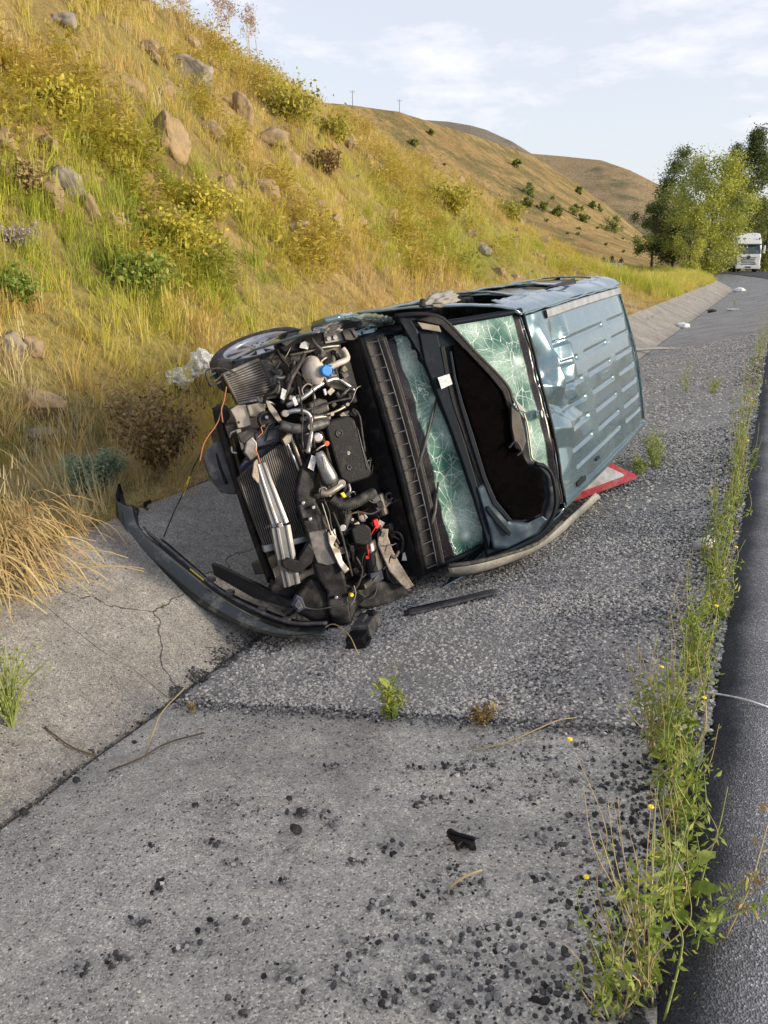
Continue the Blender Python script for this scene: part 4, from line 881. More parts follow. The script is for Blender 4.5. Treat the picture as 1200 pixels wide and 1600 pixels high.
# corrugated hose
P = catmull(pp([(517, 779, S_(.28)), (530, 788, S_(.29)), (544, 789, S_(.29)), (558, 784, S_(.28)), (570, 777, S_(.26)), (584, 770, S_(.24))]), 14)
MB().tube(P, [.030 + .0035 * (1 if i % 3 else -1) for i in range(len(P))], 12).build('corrugated_hose', 'rubber', van, smooth=True)
plate('hose_tape', 'yellow tape', S_(.325), .02, [(532, 771), (537, 769), (542, 776), (537, 778)]); discp('hose_clip', 'paper label', 515.5, 773, S_(.33), .010, .03)
pipe('radiator_hose', 'rubber', [(546, 800, S_(.24)), (541, 815, S_(.26)), (537, 826, S_(.26))], .02); discp('hose_end', 'aluminium', 536, 825, S_(.285), .02, .03); 
plate('fuse_box', 'black plastic', S_(.27), .08, [(549, 828), (556, 820), (572, 819), (580, 826), (582, 848), (570, 853), (554, 850)], bevel=.01)
plate('battery_terminal_cover', 'red plastic', S_(.24), .03, [(583, 813), (590, 810), (594, 824), (587, 827)], bevel=.004)
plate('battery_terminal_cover', 'red plastic', S_(.22), .02, [(571, 869), (579, 868), (580, 873), (572, 874)], bevel=.003)
plate('battery_face', 'blue plastic', S_(.2), .05, [(574, 872), (592, 868), (600, 905), (590, 912), (580, 910)], bevel=.006)
plate('connector_label', 'paper label', S_(.30), .004, [(579, 850), (583, 849), (585, 860), (581, 862)], bevel=0)
plate('wheel_arch_liner', 'beige cover', S_(.215), .015, [(590, 834), (598, 826), (606, 826), (605, 838), (612, 858), (624, 880), (638, 902), (646, 914), (634, 921), (622, 908), (608, 893), (598, 872), (590, 852)], wavy=.012)
plate('torn_insulation', 'paper label', S_(.19), .008, [(630, 864), (637, 862), (636, 876), (628, 876)], bevel=.002)
pipe('brake_line', 'dull metal', [(616, 838, S_(.17)), (626, 846, S_(.17)), (633, 862, S_(.16)), (636, 880, S_(.16))], .004)
plate('brake_servo_bracket', 'blue plastic', S_(.2), .03, [(585, 790), (600, 778), (612, 781), (603, 795), (590, 800)], bevel=.006); ringp('servo_ring', 'rubber', 608, 776, S_(.2), .022, .008)
discp('small_connector', 'orange plastic', 566, 803, S_(.25), .012, .03); discp('small_connector', 'galvanised', 551, 812, S_(.26), .010, .03)
# --- radiator pack
rad = plate('radiator', 'radiator fins', ('s', .20), .05, [(372, 748), (392, 728), (437, 694), (463, 702), (476, 770), (487, 838), (414, 856), (398, 815)], bevel=.004)
plate('radiator_tank', 'aluminium', ('s', .215), .05, [(411, 853), (486, 836), (488, 845), (414, 864)], rad, bevel=.006)
pipe('condenser_tube', 'aluminium', [(446, 684, S_(.25)), (452, 700, S_(.25)), (470, 741, S_(.25))], .0075); pipe('condenser_tube', 'galvanised', [(453, 679, S_(.25)), (460, 697, S_(.25)), (474, 733, S_(.25))], .010); pipe('condenser_tube', 'black plastic', [(460, 676, S_(.24)), (468, 696, S_(.24)), (482, 728, S_(.24))], .012)
plate('condenser_cap', 'galvanised', S_(.262), .03, [(441, 686), (451, 676), (458, 678), (455, 690), (447, 698)], bevel=.004)
# bumper beam: bent box section with ridges
def beam(pts, w, name, m):
    nn = np.array([.6, 0, .8]); P = [LP(x, y, nn, d + .045) for x, y, d in pts]; prof = [(-1, -.5), (-1, .3), (-.62, .5), (-.45, .5), (-.38, .32), (.22, .32), (.30, .62), (.55, .62), (.62, .36), (1, .36), (1, -.5)]
    G = []
    for i, p in enumerate(P):
        t = P[min(i + 1, len(P) - 1)] - P[max(i - 1, 0)]; t /= np.linalg.norm(t); s_ = np.cross(t, nn); s_ /= np.linalg.norm(s_)
        G.append([p + s_ * a * w[i] + nn * c * .045 for a, c in prof])
    b = MB().grid(G, True); k = len(prof); b.f += [tuple(range(k)), tuple(range((len(P) - 1) * k, len(P) * k))]
    return b.build(name, m, van, bevel=.002)
mat('beam metal', (.25, .255, .27), .42, .75, var=.25, scale=12, dirt=(.16, .15, .14), dscale=12, damt=.5)
beam([(405, 724, .20), (414, 752, .205), (426, 786, .215), (438, 820, .225)], [.034, .040, .046, .050], 'bumper_beam', 'beam metal')
bb = beam([(438, 822, .24), (443, 850, .235), (449, 880, .225), (456, 914, .21)], [.056, .056, .054, .050], 'bumper_beam', 'beam metal'); bb['label'] = 'lower kinked length of the aluminium bumper beam'
plate('beam_bolt', 'dull metal', S_(.315), .02, [(434, 818), (440, 816), (443, 823), (436, 826)])
plate('beam_bracket', 'beige cover', S_(.27), .012, [(394, 745), (397, 722), (402, 717), (406, 735), (404, 756)])
plate('crash_bracket', 'black plastic', S_(.32), .05, [(441, 876), (452, 872), (466, 876), (474, 862), (483, 848), (492, 862), (488, 880), (478, 888), (470, 896), (455, 893), (442, 886)], bevel=.006)
pipe('crash_tube', 'beige cover', [(464, 905, S_(.2)), (478, 897, S_(.2)), (493, 891, S_(.2))], .02); plate('crash_tube_flange', 'dull metal', S_(.215), .02, [(488, 884), (495, 880), (499, 896), (492, 900)])
# lock carrier panel with sticker and bolts
lc = plate('lock_carrier', 'black plastic', S_(.30), .04, [(490, 703), (506, 716), (497, 738), (491, 752), (491, 772), (499, 792), (508, 812), (516, 824), (522, 845), (530, 868), (540, 905), (546, 936), (549, 972), (524, 980), (514, 955), (512, 925), (497, 906), (486, 872), (480, 838), (472, 815), (465, 790), (463, 768), (470, 736), (478, 724)], wavy=.012)
plate('carrier_sticker', 'paper label', S_(.328), .003, [(487, 711), (495, 714), (490, 736), (481, 731)], lc, bevel=0)
plate('carrier_step', 'grey plastic', S_(.318), .02, [(482, 832), (510, 826), (518, 848), (526, 880), (512, 884), (496, 880), (488, 858)], lc, bevel=.006)
for x, y in ((474, 786), (490, 793), (485, 811), (526, 934)): discp('carrier_bolt', 'aluminium', x, y, S_(.332), .010, .03, lc)
plate('torn_metal', 'galvanised', S_(.335), .012, [(512, 832), (524, 826), (526, 840), (520, 852), (532, 860), (536, 876), (546, 890), (538, 896), (528, 880), (520, 862), (514, 848)], lc, wavy=.02)
discp('yellow_plug', 'yellow tape', 550, 930, S_(.33), .0115, .03, lc)
plate('lower_shroud', 'black plastic', S_(.27), .05, [(486, 905), (512, 905), (540, 912), (560, 925), (575, 932), (560, 948), (548, 972), (520, 982), (495, 975), (470, 960), (462, 940)], wavy=.02)
plate('lower_shroud', 'rubber', S_(.17), .06, [(560, 915), (600, 908), (632, 918), (640, 930), (610, 945), (575, 950), (552, 945)], wavy=.02)
plate('undertray', 'black plastic', S_(.14), .05, [(425, 905), (444, 915), (470, 920), (500, 915), (510, 940), (480, 955), (445, 945), (424, 925)], wavy=.02)
# intercooler with bars and end tank
ic = plate('intercooler', 'dark metal', S_(.10), .06, [(348, 584), (403, 560), (433, 621), (372, 632)], bevel=.003)
q0, q1, q2, q3 = [LP(*p, *plane(S_(.103))) for p in ((349, 585), (403, 561), (432, 620), (373, 631))]
for i in range(15):
    t = (i + .5) / 15; A = q0 + (q3 - q0) * t; B_ = q1 + (q2 - q1) * t; MB().tube([A, B_], .0048, 6).build('cooling_bar', 'dull metal', ic)
for A, B_ in ((q0, q3), (q1, q2), (q0, q1), (q3, q2)): MB().tube([A, B_], .007, 6).build('core_frame', 'dull metal', ic)
plate('intercooler_tank', 'grey plastic', S_(.13), .09, [(405, 562), (418, 562), (434, 572), (447, 592), (446, 606), (440, 618), (432, 620)], bevel=.015)
discp('tank_port', 'dull metal', 437, 582, S_(.15), .02, .03)
# brackets and looms at the torn corner
plate('corner_bracket', 'galvanised', S_(.17), .02, [(360, 640), (371, 633), (384, 632), (390, 650), (393, 664), (381, 668), (372, 669), (368, 655)], bevel=.004)
plate('corner_bracket', 'galvanised', S_(.15), .012, [(369, 671), (376, 669), (382, 700), (378, 704)], bevel=.003)
plate('corner_bracket', 'galvanised', S_(.19), .03, [(386, 633), (400, 630), (416, 626), (414, 646), (402, 652), (391, 651)], bevel=.005)
discp('bracket_hole', 'interior', 373, 660, S_(.172), .008, .006)
plate('bent_flange', 'galvanised', S_(.26), .006, [(414, 623), (422, 630), (432, 642), (440, 656), (436, 661), (427, 650), (420, 640)], bevel=.001)
discp('horn', 'black plastic', 418, 656, S_(.24), .052, .05, bevel=.01); ringp('horn_rim', 'rubber', 418, 656, S_(.243), .045, .006); discp('horn_stud', 'aluminium', 417, 652, S_(.26), .010, .03)
plate('washer_tank', 'blue plastic', S_(.18), .05, [(398, 678), (412, 670), (438, 664), (437, 690), (420, 695), (402, 699)], bevel=.006); plate('washer_tank_face', 'grey plastic', S_(.195), .01, [(420, 672), (434, 668), (431, 686), (416, 689)], bevel=.003)
plate('blue_shroud', 'blue plastic', S_(.13), .03, [(374, 732), (386, 716), (404, 703), (436, 694), (432, 706), (412, 716), (396, 728), (388, 744)], wavy=.015)
plate('front_bracket', 'dark metal', S_(.17), .03, [(372, 678), (394, 668), (404, 672), (398, 690), (384, 694), (376, 690)], bevel=.004)
plate('front_actuator', 'dull metal', S_(.18), .05, [(385, 690), (394, 682), (402, 692), (402, 712), (392, 720), (382, 708)], bevel=.006)
plate('wheel_liner_flap', 'grey plastic', S_(-.04), .03, [(315, 716), (322, 704), (338, 690), (350, 690), (362, 712), (374, 756), (368, 772), (345, 770), (326, 745)], wavy=.015)
pipe('liner_rib', 'black plastic', [(338, 708, S_(-.02)), (344, 730, S_(-.01)), (354, 756, S_(-.01))], .010)
pipe('lower_crossmember', 'black plastic', [(338, 636, S_(.03)), (344, 664, S_(.03)), (360, 716, S_(.03)), (378, 775, S_(.02)), (400, 842, S_(.01)), (424, 908, S_(.0))], .026)
pipe('tow_hook', 'aluminium', [(359, 684, S_(.12)), (362, 676, S_(.13)), (374, 672, S_(.14))], .005); pipe('tow_hook', 'aluminium', [(362, 698, S_(.1)), (363, 706, S_(.11)), (370, 708, S_(.12))], .006)
plate('fog_lamp_wreck', 'black plastic', S_(.06), .06, [(334, 640), (342, 630), (356, 634), (360, 650), (352, 664), (342, 660)], bevel=.006)
# dark cavity stuffing: ducts and boxes glimpsed between the parts
for x, y, d, r in ((470, 690, .22, .05), (520, 800, .14, .08), (560, 870, .1, .1), (600, 900, .08, .06), (455, 600, .12, .07), (540, 620, .12, .05), (500, 860, .2, .06), (580, 790, .12, .07), (420, 600, .05, .06), (600, 830, .1, .05)):
    c = LP(x, y, *plane(S_(d))); MB().box(c, (r, r * 2.2, r * 1.6), Matrix.Rotation(random.uniform(-.5, .5), 3, 'X')).cyl(c + np.array((0, -r, r)), c + np.array((0, r, r)), r * .5).build('auxiliary_unit', 'dark metal', van, bevel=.01)
# cables and hoses
CAB = [('rubber', .006, [(372, 585), (350, 576), (328, 577), (322, 584), (330, 602), (345, 596)], .14), ('rubber', .005, [(348, 584), (338, 594), (326, 598), (330, 606)], .12),
       ('wire copper', .0035, [(354, 604), (350, 626), (346, 640), (348, 660)], .14), ('wire copper', .003, [(350, 626), (340, 660), (320, 690), (312, 720)], .1), ('wire copper', .004, [(398, 700), (404, 715), (408, 735), (404, 752)], .24),
       ('galvanised', .005, [(474, 618), (472, 608), (480, 600), (488, 604), (484, 612)], .31), ('rubber', .004, [(466, 604), (470, 624), (473, 650), (472, 680), (474, 700)], .36), ('rubber', .0035, [(486, 592), (490, 615), (491, 640), (489, 668), (492, 700)], .36),
       ('rubber', .009, [(446, 596), (456, 580), (466, 570), (478, 562)], .24), ('rubber', .012, [(440, 630), (448, 612), (456, 590), (470, 566), (476, 552)], .28), ('black plastic', .01, [(432, 545), (440, 560), (450, 572), (455, 590)], .24),
       ('rubber', .007, [(554, 640), (562, 652), (566, 680), (570, 706)], .27), ('galvanised', .0035, [(503, 786), (509, 805), (514, 822), (518, 836)], .34), ('rubber', .005, [(506, 780), (514, 800), (518, 824), (530, 850)], .33), ('rubber', .008, [(520, 800), (532, 830), (540, 860), (550, 900)], .28),
       ('rubber', .007, [(556, 870), (566, 890), (560, 912), (548, 930)], .28), ('galvanised', .003, [(553, 915), (556, 928), (552, 940), (548, 946)], .33), ('rubber', .006, [(600, 850), (612, 862), (606, 880), (598, 890)], .22), ('rubber', .006, [(540, 806), (560, 800), (580, 803), (600, 792)], .27),
       ('red plastic', .004, [(588, 822), (580, 835), (574, 850), (576, 868)], .25), ('rubber', .005, [(462, 944), (490, 952), (520, 948), (556, 940)], .3), ('rubber', .010, [(420, 560), (430, 552), (440, 556), (446, 566), (452, 562)], .22), ('rubber', .006, [(478, 640), (500, 636), (520, 628), (548, 622)], .3),
       ('rubber', .005, [(400, 690), (410, 680), (420, 664), (430, 660)], .25), ('wire copper', .003, [(402, 684), (410, 676), (408, 668), (414, 664)], .26)]
for m_, r_, pts, d in CAB: pipe('cable', m_, [(x, y, S_(d)) for x, y in pts], r_, n=6)
for poly, d in (([(438, 622), (441, 606), (448, 610), (444, 626)], .3), ([(456, 622), (461, 619), (466, 632), (461, 635)], .32), ([(505, 608), (509, 607), (511, 616), (508, 618)], .3), ([(404, 738), (411, 735), (413, 742), (406, 745)], .26)): plate('connector', 'paper label', S_(d), .012, poly)
plate('connector', 'red plastic', S_(.26), .012, [(400, 748), (410, 744), (411, 751), (402, 754)]); plate('connector', 'blue plastic', S_(.32), .04, [(456, 946), (464, 930), (472, 934), (478, 950), (466, 958)], bevel=.004); plate('connector_face', 'grey plastic', S_(.33), .01, [(460, 946), (466, 936), (474, 949), (467, 954)])

_rc = np.random.RandomState(77)
BAY = [(385, 640), (440, 560), (540, 545), (560, 620), (590, 760), (625, 860), (640, 905), (560, 930), (500, 900), (495, 800), (520, 770), (500, 660), (440, 640)]
def inpoly(x, y):
    c = False
    for (x0, y0), (x1, y1) in zip(BAY, BAY[1:] + BAY[:1]):
        if (y0 > y) != (y1 > y) and x < (x1 - x0) * (y - y0) / (y1 - y0) + x0: c = not c
    return c
k = 0
while k < 120:
    x, y = _rc.uniform(420, 645), _rc.uniform(540, 940)
    if not inpoly(x, y): continue
    k += 1; d = _rc.uniform(.14, .27)
    if k % 2:
        a = _rc.rand() * 6.283; P = [(x, y)]
        for _ in range(3): a += _rc.randn() * .8; l = _rc.uniform(8, 22); P.append((P[-1][0] + l * math.cos(a) * .6, P[-1][1] + l * math.sin(a)))
        pipe('hose' if k % 4 == 1 else 'cable', ('rubber', 'black plastic', 'dark metal', 'grey plastic', 'rubber', 'dull metal')[k % 6], [(u, v, S_(d + .02 * math.sin(q))) for q, (u, v) in enumerate(P)], (.011 if k % 4 == 1 else .004), n=6, k=4)
    else:
        w, h = _rc.uniform(2, 6), _rc.uniform(2, 7); t = _rc.rand() * 3; c_, s_ = math.cos(t), math.sin(t)
        plate('clip', ('black plastic', 'grey plastic', 'dark metal', 'galvanised', 'black plastic', 'dull metal', 'tan panel')[k % 7], S_(d), .03, [(x + c_ * p * w - s_ * q * h, y + s_ * p * w + c_ * q * h) for p, q in ((-1, -1), (1, -1), (1, 1), (-1, 1))], bevel=.002)
# --- wheels
def wheel(c, tilt, name='wheel'):
    """axis along van y; outer face towards -y"""
    w = empty(name); w.parent = van; w.location = c; w.rotation_euler = tilt
    prof = [(.205, -.085), (.225, -.10), (.27, -.105), (.302, -.085), (.312, -.05), (.314, 0), (.312, .05), (.302, .085), (.27, .10), (.215, .085)]
    G = [[(r * math.cos(a), y, r * math.sin(a)) for r, y in prof] for a in np.linspace(0, 2 * math.pi, 49)]
    MB().grid(G).build('tyre', 'rubber', w, smooth=True)
    for k in range(36):
        a = k * math.pi / 18; MB().box((.3125 * math.cos(a), 0, .3125 * math.sin(a)), (.006, .14, .03), Matrix.Rotation(-a, 3, 'Y')).build('tread_block', 'rubber', w)
    prof = [(.222, -.095), (.212, -.10), (.203, -.085), (.195, -.03), (.19, .07), (.2, .085)]
    rim = MB().grid([[(r * math.cos(a), y, r * math.sin(a)) for r, y in prof] for a in np.linspace(0, 2 * math.pi, 41)]).build('rim', 'alloy', w, smooth=True)
    for k in range(9):
        a = k * 2 * math.pi / 9; u = np.array((math.cos(a), 0, math.sin(a))); s = np.array((-math.sin(a), 0, math.cos(a))); b = MB()
        b.prism([u * .03 + s * .02 + np.array((0, -.088, 0)), u * .2 + s * .030 + np.array((0, -.078, 0)), u * .2 - s * .030 + np.array((0, -.078, 0)), u * .03 - s * .02 + np.array((0, -.088, 0))], (0, .022, 0)); b.build('spoke', 'alloy', rim, bevel=.004)
    MB().cyl((0, -.098, 0), (0, -.06, 0), .05, 20).build('hub_cap', 'alloy', rim, bevel=.006); MB().cyl((0, .05, 0), (0, .01, 0), .14, 24).build('brake_disc', 'dark metal', rim)
    for k in range(5): a = k * 1.2566; MB().cyl((.035 * math.cos(a), -.101, .035 * math.sin(a)), (.035 * math.cos(a), -.095, .035 * math.sin(a)), .007, 6).build('wheel_nut', 'dark metal', rim)
    return w
wheel((-.85, -.775, .385), (R(-9), 0, R(15))); wheel((-3.55, -.79, .33), (0, 0, 0)); wheel((-.95, .70, .36), (0, 0, R(180))); wheel((-3.55, .74, .33), (0, 0, R(180)))
# --- things hanging out along the upper side
def lump(c, rad, seed, amp, name, m, parent, sub=3, M=None):
    b = bmesh.new(); bmesh.ops.create_icosphere(b, subdivisions=sub, radius=1)
    for v in b.verts:
        k = 1 + amp * mnoise.noise(v.co * 2.1 + Vector((seed, 0, 0))) + amp * .6 * abs(mnoise.noise(v.co * 5 + Vector((0, seed, 0))))
        v.co = Vector((v.co.x * rad[0] * k, v.co.y * rad[1] * k, v.co.z * rad[2] * k))
        if M is not None: v.co = M @ v.co
        v.co += Vector(c)
    me = bpy.data.meshes.new(name); b.to_mesh(me); b.free(); return link(name, me, m, parent, True)
c = LP(690, 467, (0, 0, 1), 1.52); lump(c, (.18, .035, .045), 3, .6, 'curtain_airbag', 'airbag', van, 4)
plate('roof_trim', 'black plastic', ('z', 1.58), .03, [(855, 449), (898, 434), (901, 442), (880, 446)], bevel=.003)
plate('trim_clip', 'black plastic', ('z', 1.55), .02, [(659, 478), (661, 466), (664, 466), (666, 480)])
# --- scraped sill and rail pressed on the ground side
G = []
up_ = [(700, 887, 1.22), (735, 881, 1.33), (780, 868, 1.43), (820, 853, 1.49), (860, 832, 1.54), (895, 803, 1.58), (930, 770, 1.61)]; dn_ = [(700, 896, 1.20), (740, 894, 1.30), (785, 882, 1.40), (828, 865, 1.46), (866, 843, 1.51), (900, 812, 1.55), (938, 777, 1.58)]
UA = catmull([LP(x, y, *plane(('z', z))) for x, y, z in up_], 6); DA = catmull([LP(x, y, *plane(('z', z))) for x, y, z in dn_], 6)
MB().grid([[a, a * .7 + b * .3 + np.array((.012, 0, .012)), a * .3 + b * .7 + np.array((.016, 0, .014)), b, b + np.array((-.03, .03, -.05))] for a, b in zip(UA, DA)]).build('scraped_rail', 'scraped edge', van, smooth=True, solid=.006)
pipe('door_seal', 'rubber', [(702, 884, ('z', 1.26)), (745, 878, ('z', 1.36)), (790, 866, ('z', 1.47)), (840, 848, ('z', 1.54)), (878, 815, ('z', 1.60))], .014)

# ================================================================== wreckage lying about
mat('bumper paint', (.010, .016, .017), .30, .2, var=.15, scale=5, coat=.5, dirt=(.20, .19, .17), dscale=7, damt=.3)
mat('sticker yellow', (.72, .60, .03), .5, var=.1)
def wp(px, py, Y): d = ray(px, py); return CAM + d * (Y / d[1])
def build_bumper():
    """torn off bumper skin: painted face outwards, flanges curling in"""
    lo = [(181, 779, 3.62), (187, 830, 3.52), (217, 868, 3.45), (271, 918, 3.38), (317, 950, 3.34), (379, 980, 3.30), (442, 997, 3.28), (506, 992, 3.30)]
    mi = [(203, 790, 3.66), (214, 826, 3.55), (254, 866, 3.47), (300, 903, 3.42), (345, 938, 3.38), (395, 968, 3.34), (446, 985, 3.32), (508, 985, 3.33)]
    hi = [(222, 792, 3.80), (232, 828, 3.70), (262, 850, 3.62), (306, 888, 3.56), (345, 920, 3.52), (402, 948, 3.48), (460, 970, 3.45), (512, 972, 3.44)]
    A = catmull([wp(*p) for p in lo], 8); B = catmull([wp(*p) for p in mi], 8); C_ = catmull([wp(*p) for p in hi], 8)
    root = empty('torn_bumper', tuple(A[len(A) // 2])); tag(root, 'dark green front bumper skin torn off and lying curved in the ditch before the van', 'bumper'); o = np.array(root.location)
    G = [];
    for i, (a, b, c) in enumerate(zip(A, B, C_)):
        out = (a + b) / 2 - c; out = np.array((out[0], out[1], 0)); out /= np.linalg.norm(out) + 1e-9
        G.append([p - o for p in (a + (c - a) * .35 + np.array((0, 0, -.01)), a + (0, 0, .004), a * .7 + b * .3 + out * .022, a * .35 + b * .65 + out * .024, b, b * .8 + c * .2 + np.array((0, 0, .008)))])
    MB().grid(G).build('bumper_skin', 'bumper paint', root, smooth=True, solid=.006)
    MB().grid([[p - o for p in (b * .8 + c * .2 + np.array((0, 0, .004)), b * .45 + c * .55 - np.array((0, 0, .015)), b * .1 + c * .9 - np.array((0, 0, .02)), c + np.array((0, 0, .006)), c - np.array((0, 0, .05)))] for b, c in zip(B, C_)]).build('bumper_flange', 'black plastic', root, smooth=True, solid=.006)
    MB().tube([b * .4 + c * .6 + np.array((0, 0, .012)) - o for b, c in zip(B[8:], C_[8:])], .012, 8).build('stiffening_bar', 'grey plastic', root, smooth=True)
    MB().tube([a * .45 + b * .55 + (a - c) / np.linalg.norm(a - c) * .024 + np.array((0, 0, .012)) - o for a, b, c in zip(A[3:-2], B[3:-2], C_[3:-2])], .0035, 6).build('crease_line', 'bumper paint', root, smooth=True)
    # torn upright end tab
    T = [wp(180, 775, 3.64), wp(184, 756, 3.66), wp(188, 772, 3.66), wp(196, 800, 3.62), wp(212, 830, 3.56), wp(222, 862, 3.47), wp(200, 848, 3.5), wp(186, 826, 3.54)]
    MB().prism([p - o for p in T], (0, .025, 0)).build('torn_tab', 'black plastic', root, bevel=.003)
    u0 = C_[1] - o; MB().prism([u0 + np.array(q) for q in ((0, 0, -.06), (0, .01, .05), (.05, .02, .075), (.06, .02, .05), (.03, .01, .03), (.04, .0, -.10), (.02, 0, -.12))], (0, .012, 0)).build('bracket_tab', 'black plastic', root, bevel=.002)
    MB().grid([[b * .62 + c * .38 + np.array((0, 0, .013)) - o, b * .30 + c * .70 + np.array((0, 0, .010)) - o] for b, c in zip(B[23:28], C_[23:28])]).build('yellow_sticker', 'sticker yellow', root, solid=.003)
    T = [wp(333, 884, 3.55), wp(345, 888, 3.55), wp(462, 945, 3.46), wp(458, 954, 3.45), wp(400, 938, 3.47), wp(338, 902, 3.52)]
    MB().prism([p - o + np.array((0, -.02, .02)) for p in T], (.0, .03, .0)).build('grille_bar', 'black plastic', root, bevel=.003)
    for x, y in ((330, 905), (360, 925), (410, 952), (448, 968)): p = wp(x, y, 3.44) - o; MB().box(p, (.05, .03, .025)).build('clip', 'grey plastic', root, bevel=.003)
    MB().tube(catmull([wp(x, y, Y) - o for x, y, Y in ((256, 838, 3.68), (272, 800, 3.6), (290, 762, 3.55), (300, 735, 3.5), (318, 700, 3.4))]), .0045, 6).build('hanging_cable', 'rubber', root, smooth=True)
    MB().tube(catmull([wp(x, y, Y) - o for x, y, Y in ((285, 774, 3.57), (291, 760, 3.55), (297, 744, 3.52))]), .0065, 6).build('cable_sleeve', 'sticker yellow', root, smooth=True)
build_bumper()
def ground_axes(px, py, ux, uy):
    p = hit(px, py); n = gnormal(p[0], p[1], .15); q = hit(ux, uy); u = Vector(q - p); u -= n * u.dot(n); u.normalize(); return p, u, n.cross(u), n
def chunk_box():
    p, u, v, n = ground_axes(575, 990, 606, 948); o = empty('broken_box', tuple(p)); M = np.array([[u[i], v[i], n[i]] for i in range(3)])
    tag(o, 'broken black plastic box with fins lying below the radiator of the van', 'plastic part')
    f = lambda c, d: MB().box(M @ np.array(c), d, M)
    f((0, 0, .05), (.20, .11, .08)).build('case', 'grey plastic', o, bevel=.008); f((.02, .0, .095), (.15, .02, .02)).build('ridge', 'grey plastic', o, bevel=.004)
    f((.05, -.02, .10), (.04, .05, .03)).build('socket', 'black plastic', o, bevel=.005); f((.09, .05, .05), (.05, .05, .06)).build('lug', 'black plastic', o, bevel=.008)
    for k in range(8): f((-.13 - .012 * k, .0, .04 - .002 * k), (.005, .10, .07)).build('fin', 'black plastic', o)
    f((-.16, 0, .012), (.12, .12, .02)).build('base_plate', 'black plastic', o, bevel=.003)
chunk_box()
def trim_piece():
    p, u, v, n = ground_axes(708, 946, 782, 930); o = empty('loose_trim', tuple(p)); M = np.array([[u[i], v[i], n[i]] for i in range(3)])
    tag(o, 'flat dark grey trim strip lying on the chippings beside the van', 'trim strip')
    L_ = .27; w = .046; G = [[M @ np.array((x, y, .018 + .01 * math.cos(y / w * 1.4) + .006 * math.sin(x * 9))) for y in np.linspace(-w, w, 7)] for x in np.linspace(-L_, L_, 16)]
    MB().grid(G).build('strip', 'grey plastic', o, smooth=True, solid=.008)
    G = [[M @ np.array((x, w + .002, z)) for z in (.0, .024)] for x in np.linspace(-L_, L_, 12)]; MB().grid(G).build('strip_edge', 'black plastic', o, solid=.006)
    MB().box(M @ np.array((-L_ - .01, -.01, .02)), (.03, .05, .02), M).build('end_clip', 'black plastic', o, bevel=.004)
trim_piece()
def rubber_piece():
    p, u, v, n = ground_axes(722, 1322, 756, 1332); o = empty('rubber_fragment', tuple(p)); M = np.array([[u[i], v[i], n[i]] for i in range(3)])
    tag(o, 'small black fragment of car plastic lying on the near concrete', 'fragment')
    P = [(-.062, .018), (-.055, .03), (-.03, .022), (.0, .016), (.05, .004), (.062, -.01), (.05, -.022), (.02, -.016), (.012, -.04), (-.002, -.036), (-.006, -.012), (-.04, -.002), (-.058, .004)]
    MB().prism([M @ np.array((x, y, .028 + .004 * math.sin(x * 60))) for x, y in P], -np.array(n) * .022).build('body', 'black plastic', o, bevel=.004)
    MB().tube([M @ np.array((x, .008, .03)) for x in (-.05, 0, .05)], .006, 6).build('ridge', 'black plastic', o)
rubber_piece()
# --- warning sign crushed under the van
mat('sign red', (.40, .035, .05), .4, var=.2, dirt=(.28, .16, .15), dscale=16, damt=.5); mat('sign white', (.48, .50, .53), .4, var=.1, dirt=(.28, .27, .26), dscale=9, damt=.6)
def sign():
    p0 = hit(1001, 752) + np.array((0, 0, .07)); nn = np.array((.30, -.42, .86)); nn /= np.linalg.norm(nn)
    def onp(x, y): d = ray(x, y); return CAM + d * ((nn @ (p0 - CAM)) / (nn @ d))
    A = onp(1001, 745); e1 = onp(925, 773) - A; e1 /= np.linalg.norm(e1); e2 = onp(957, 722) - A; e2 -= e1 * (e1 @ e2); e2 /= np.linalg.norm(e2); S = .78
    o = empty('warning_sign', tuple(A)); tag(o, 'red and white triangular traffic sign crushed under the van roof', 'sign')
    V = [np.zeros(3), e1 * S, e1 * S * .5 + e2 * S * .866]
    def tri(k, r, lift):
        c = sum(V) / 3; W = [c + (v - c) * k for v in V]; out = []
        for i in range(3):
            a, b, d = W[i - 1], W[i], W[(i + 1) % 3]; u = (a - b) / np.linalg.norm(a - b); w = (d - b) / np.linalg.norm(d - b)
            for t in np.linspace(0, 1, 6): out.append(b + u * r * (1 - t) ** 2 + w * r * t ** 2 + nn * lift)
        return out
    MB().prism(tri(1, .07, 0), -nn * .004).build('plate', 'sign red', o); MB().prism(tri(.72, .04, .0025), -nn * .0015).build('white_field', 'sign white', o); MB().prism(tri(.99, .07, -.008), -nn * .003).build('back', 'dull metal', o)
sign()

# --- plastic litter
def film_mat():
    m, nt, b, L = nodes('clear plastic film'); setp(b, Roughness=.18, Specular_IOR_Level=.8, Alpha=.55); b.inputs['Base Color'].default_value = (.9, .91, .92, 1)
    lw = nt.nodes.new('ShaderNodeTexNoise'); lw.inputs['Scale'].default_value = 7; lw.inputs['Detail'].default_value = 5
    r = nt.nodes.new('ShaderNodeMapRange'); r.inputs['From Min'].default_value = .35; r.inputs['From Max'].default_value = .65; r.inputs['To Min'].default_value = .35; r.inputs['To Max'].default_value = .95; L(lw.outputs['Fac'], r.inputs['Value']); L(r.outputs['Result'], b.inputs['Alpha'])
    bumpn(nt, L, b, lw.outputs['Fac'], 1.0, .06); MATS['film'] = m
film_mat(); mat('white plastic', (.68, .69, .70), .4, var=.1, dirt=(.4, .38, .35), dscale=9, damt=.3); mat('cloudy plastic', (.45, .46, .48), .3, var=.1)
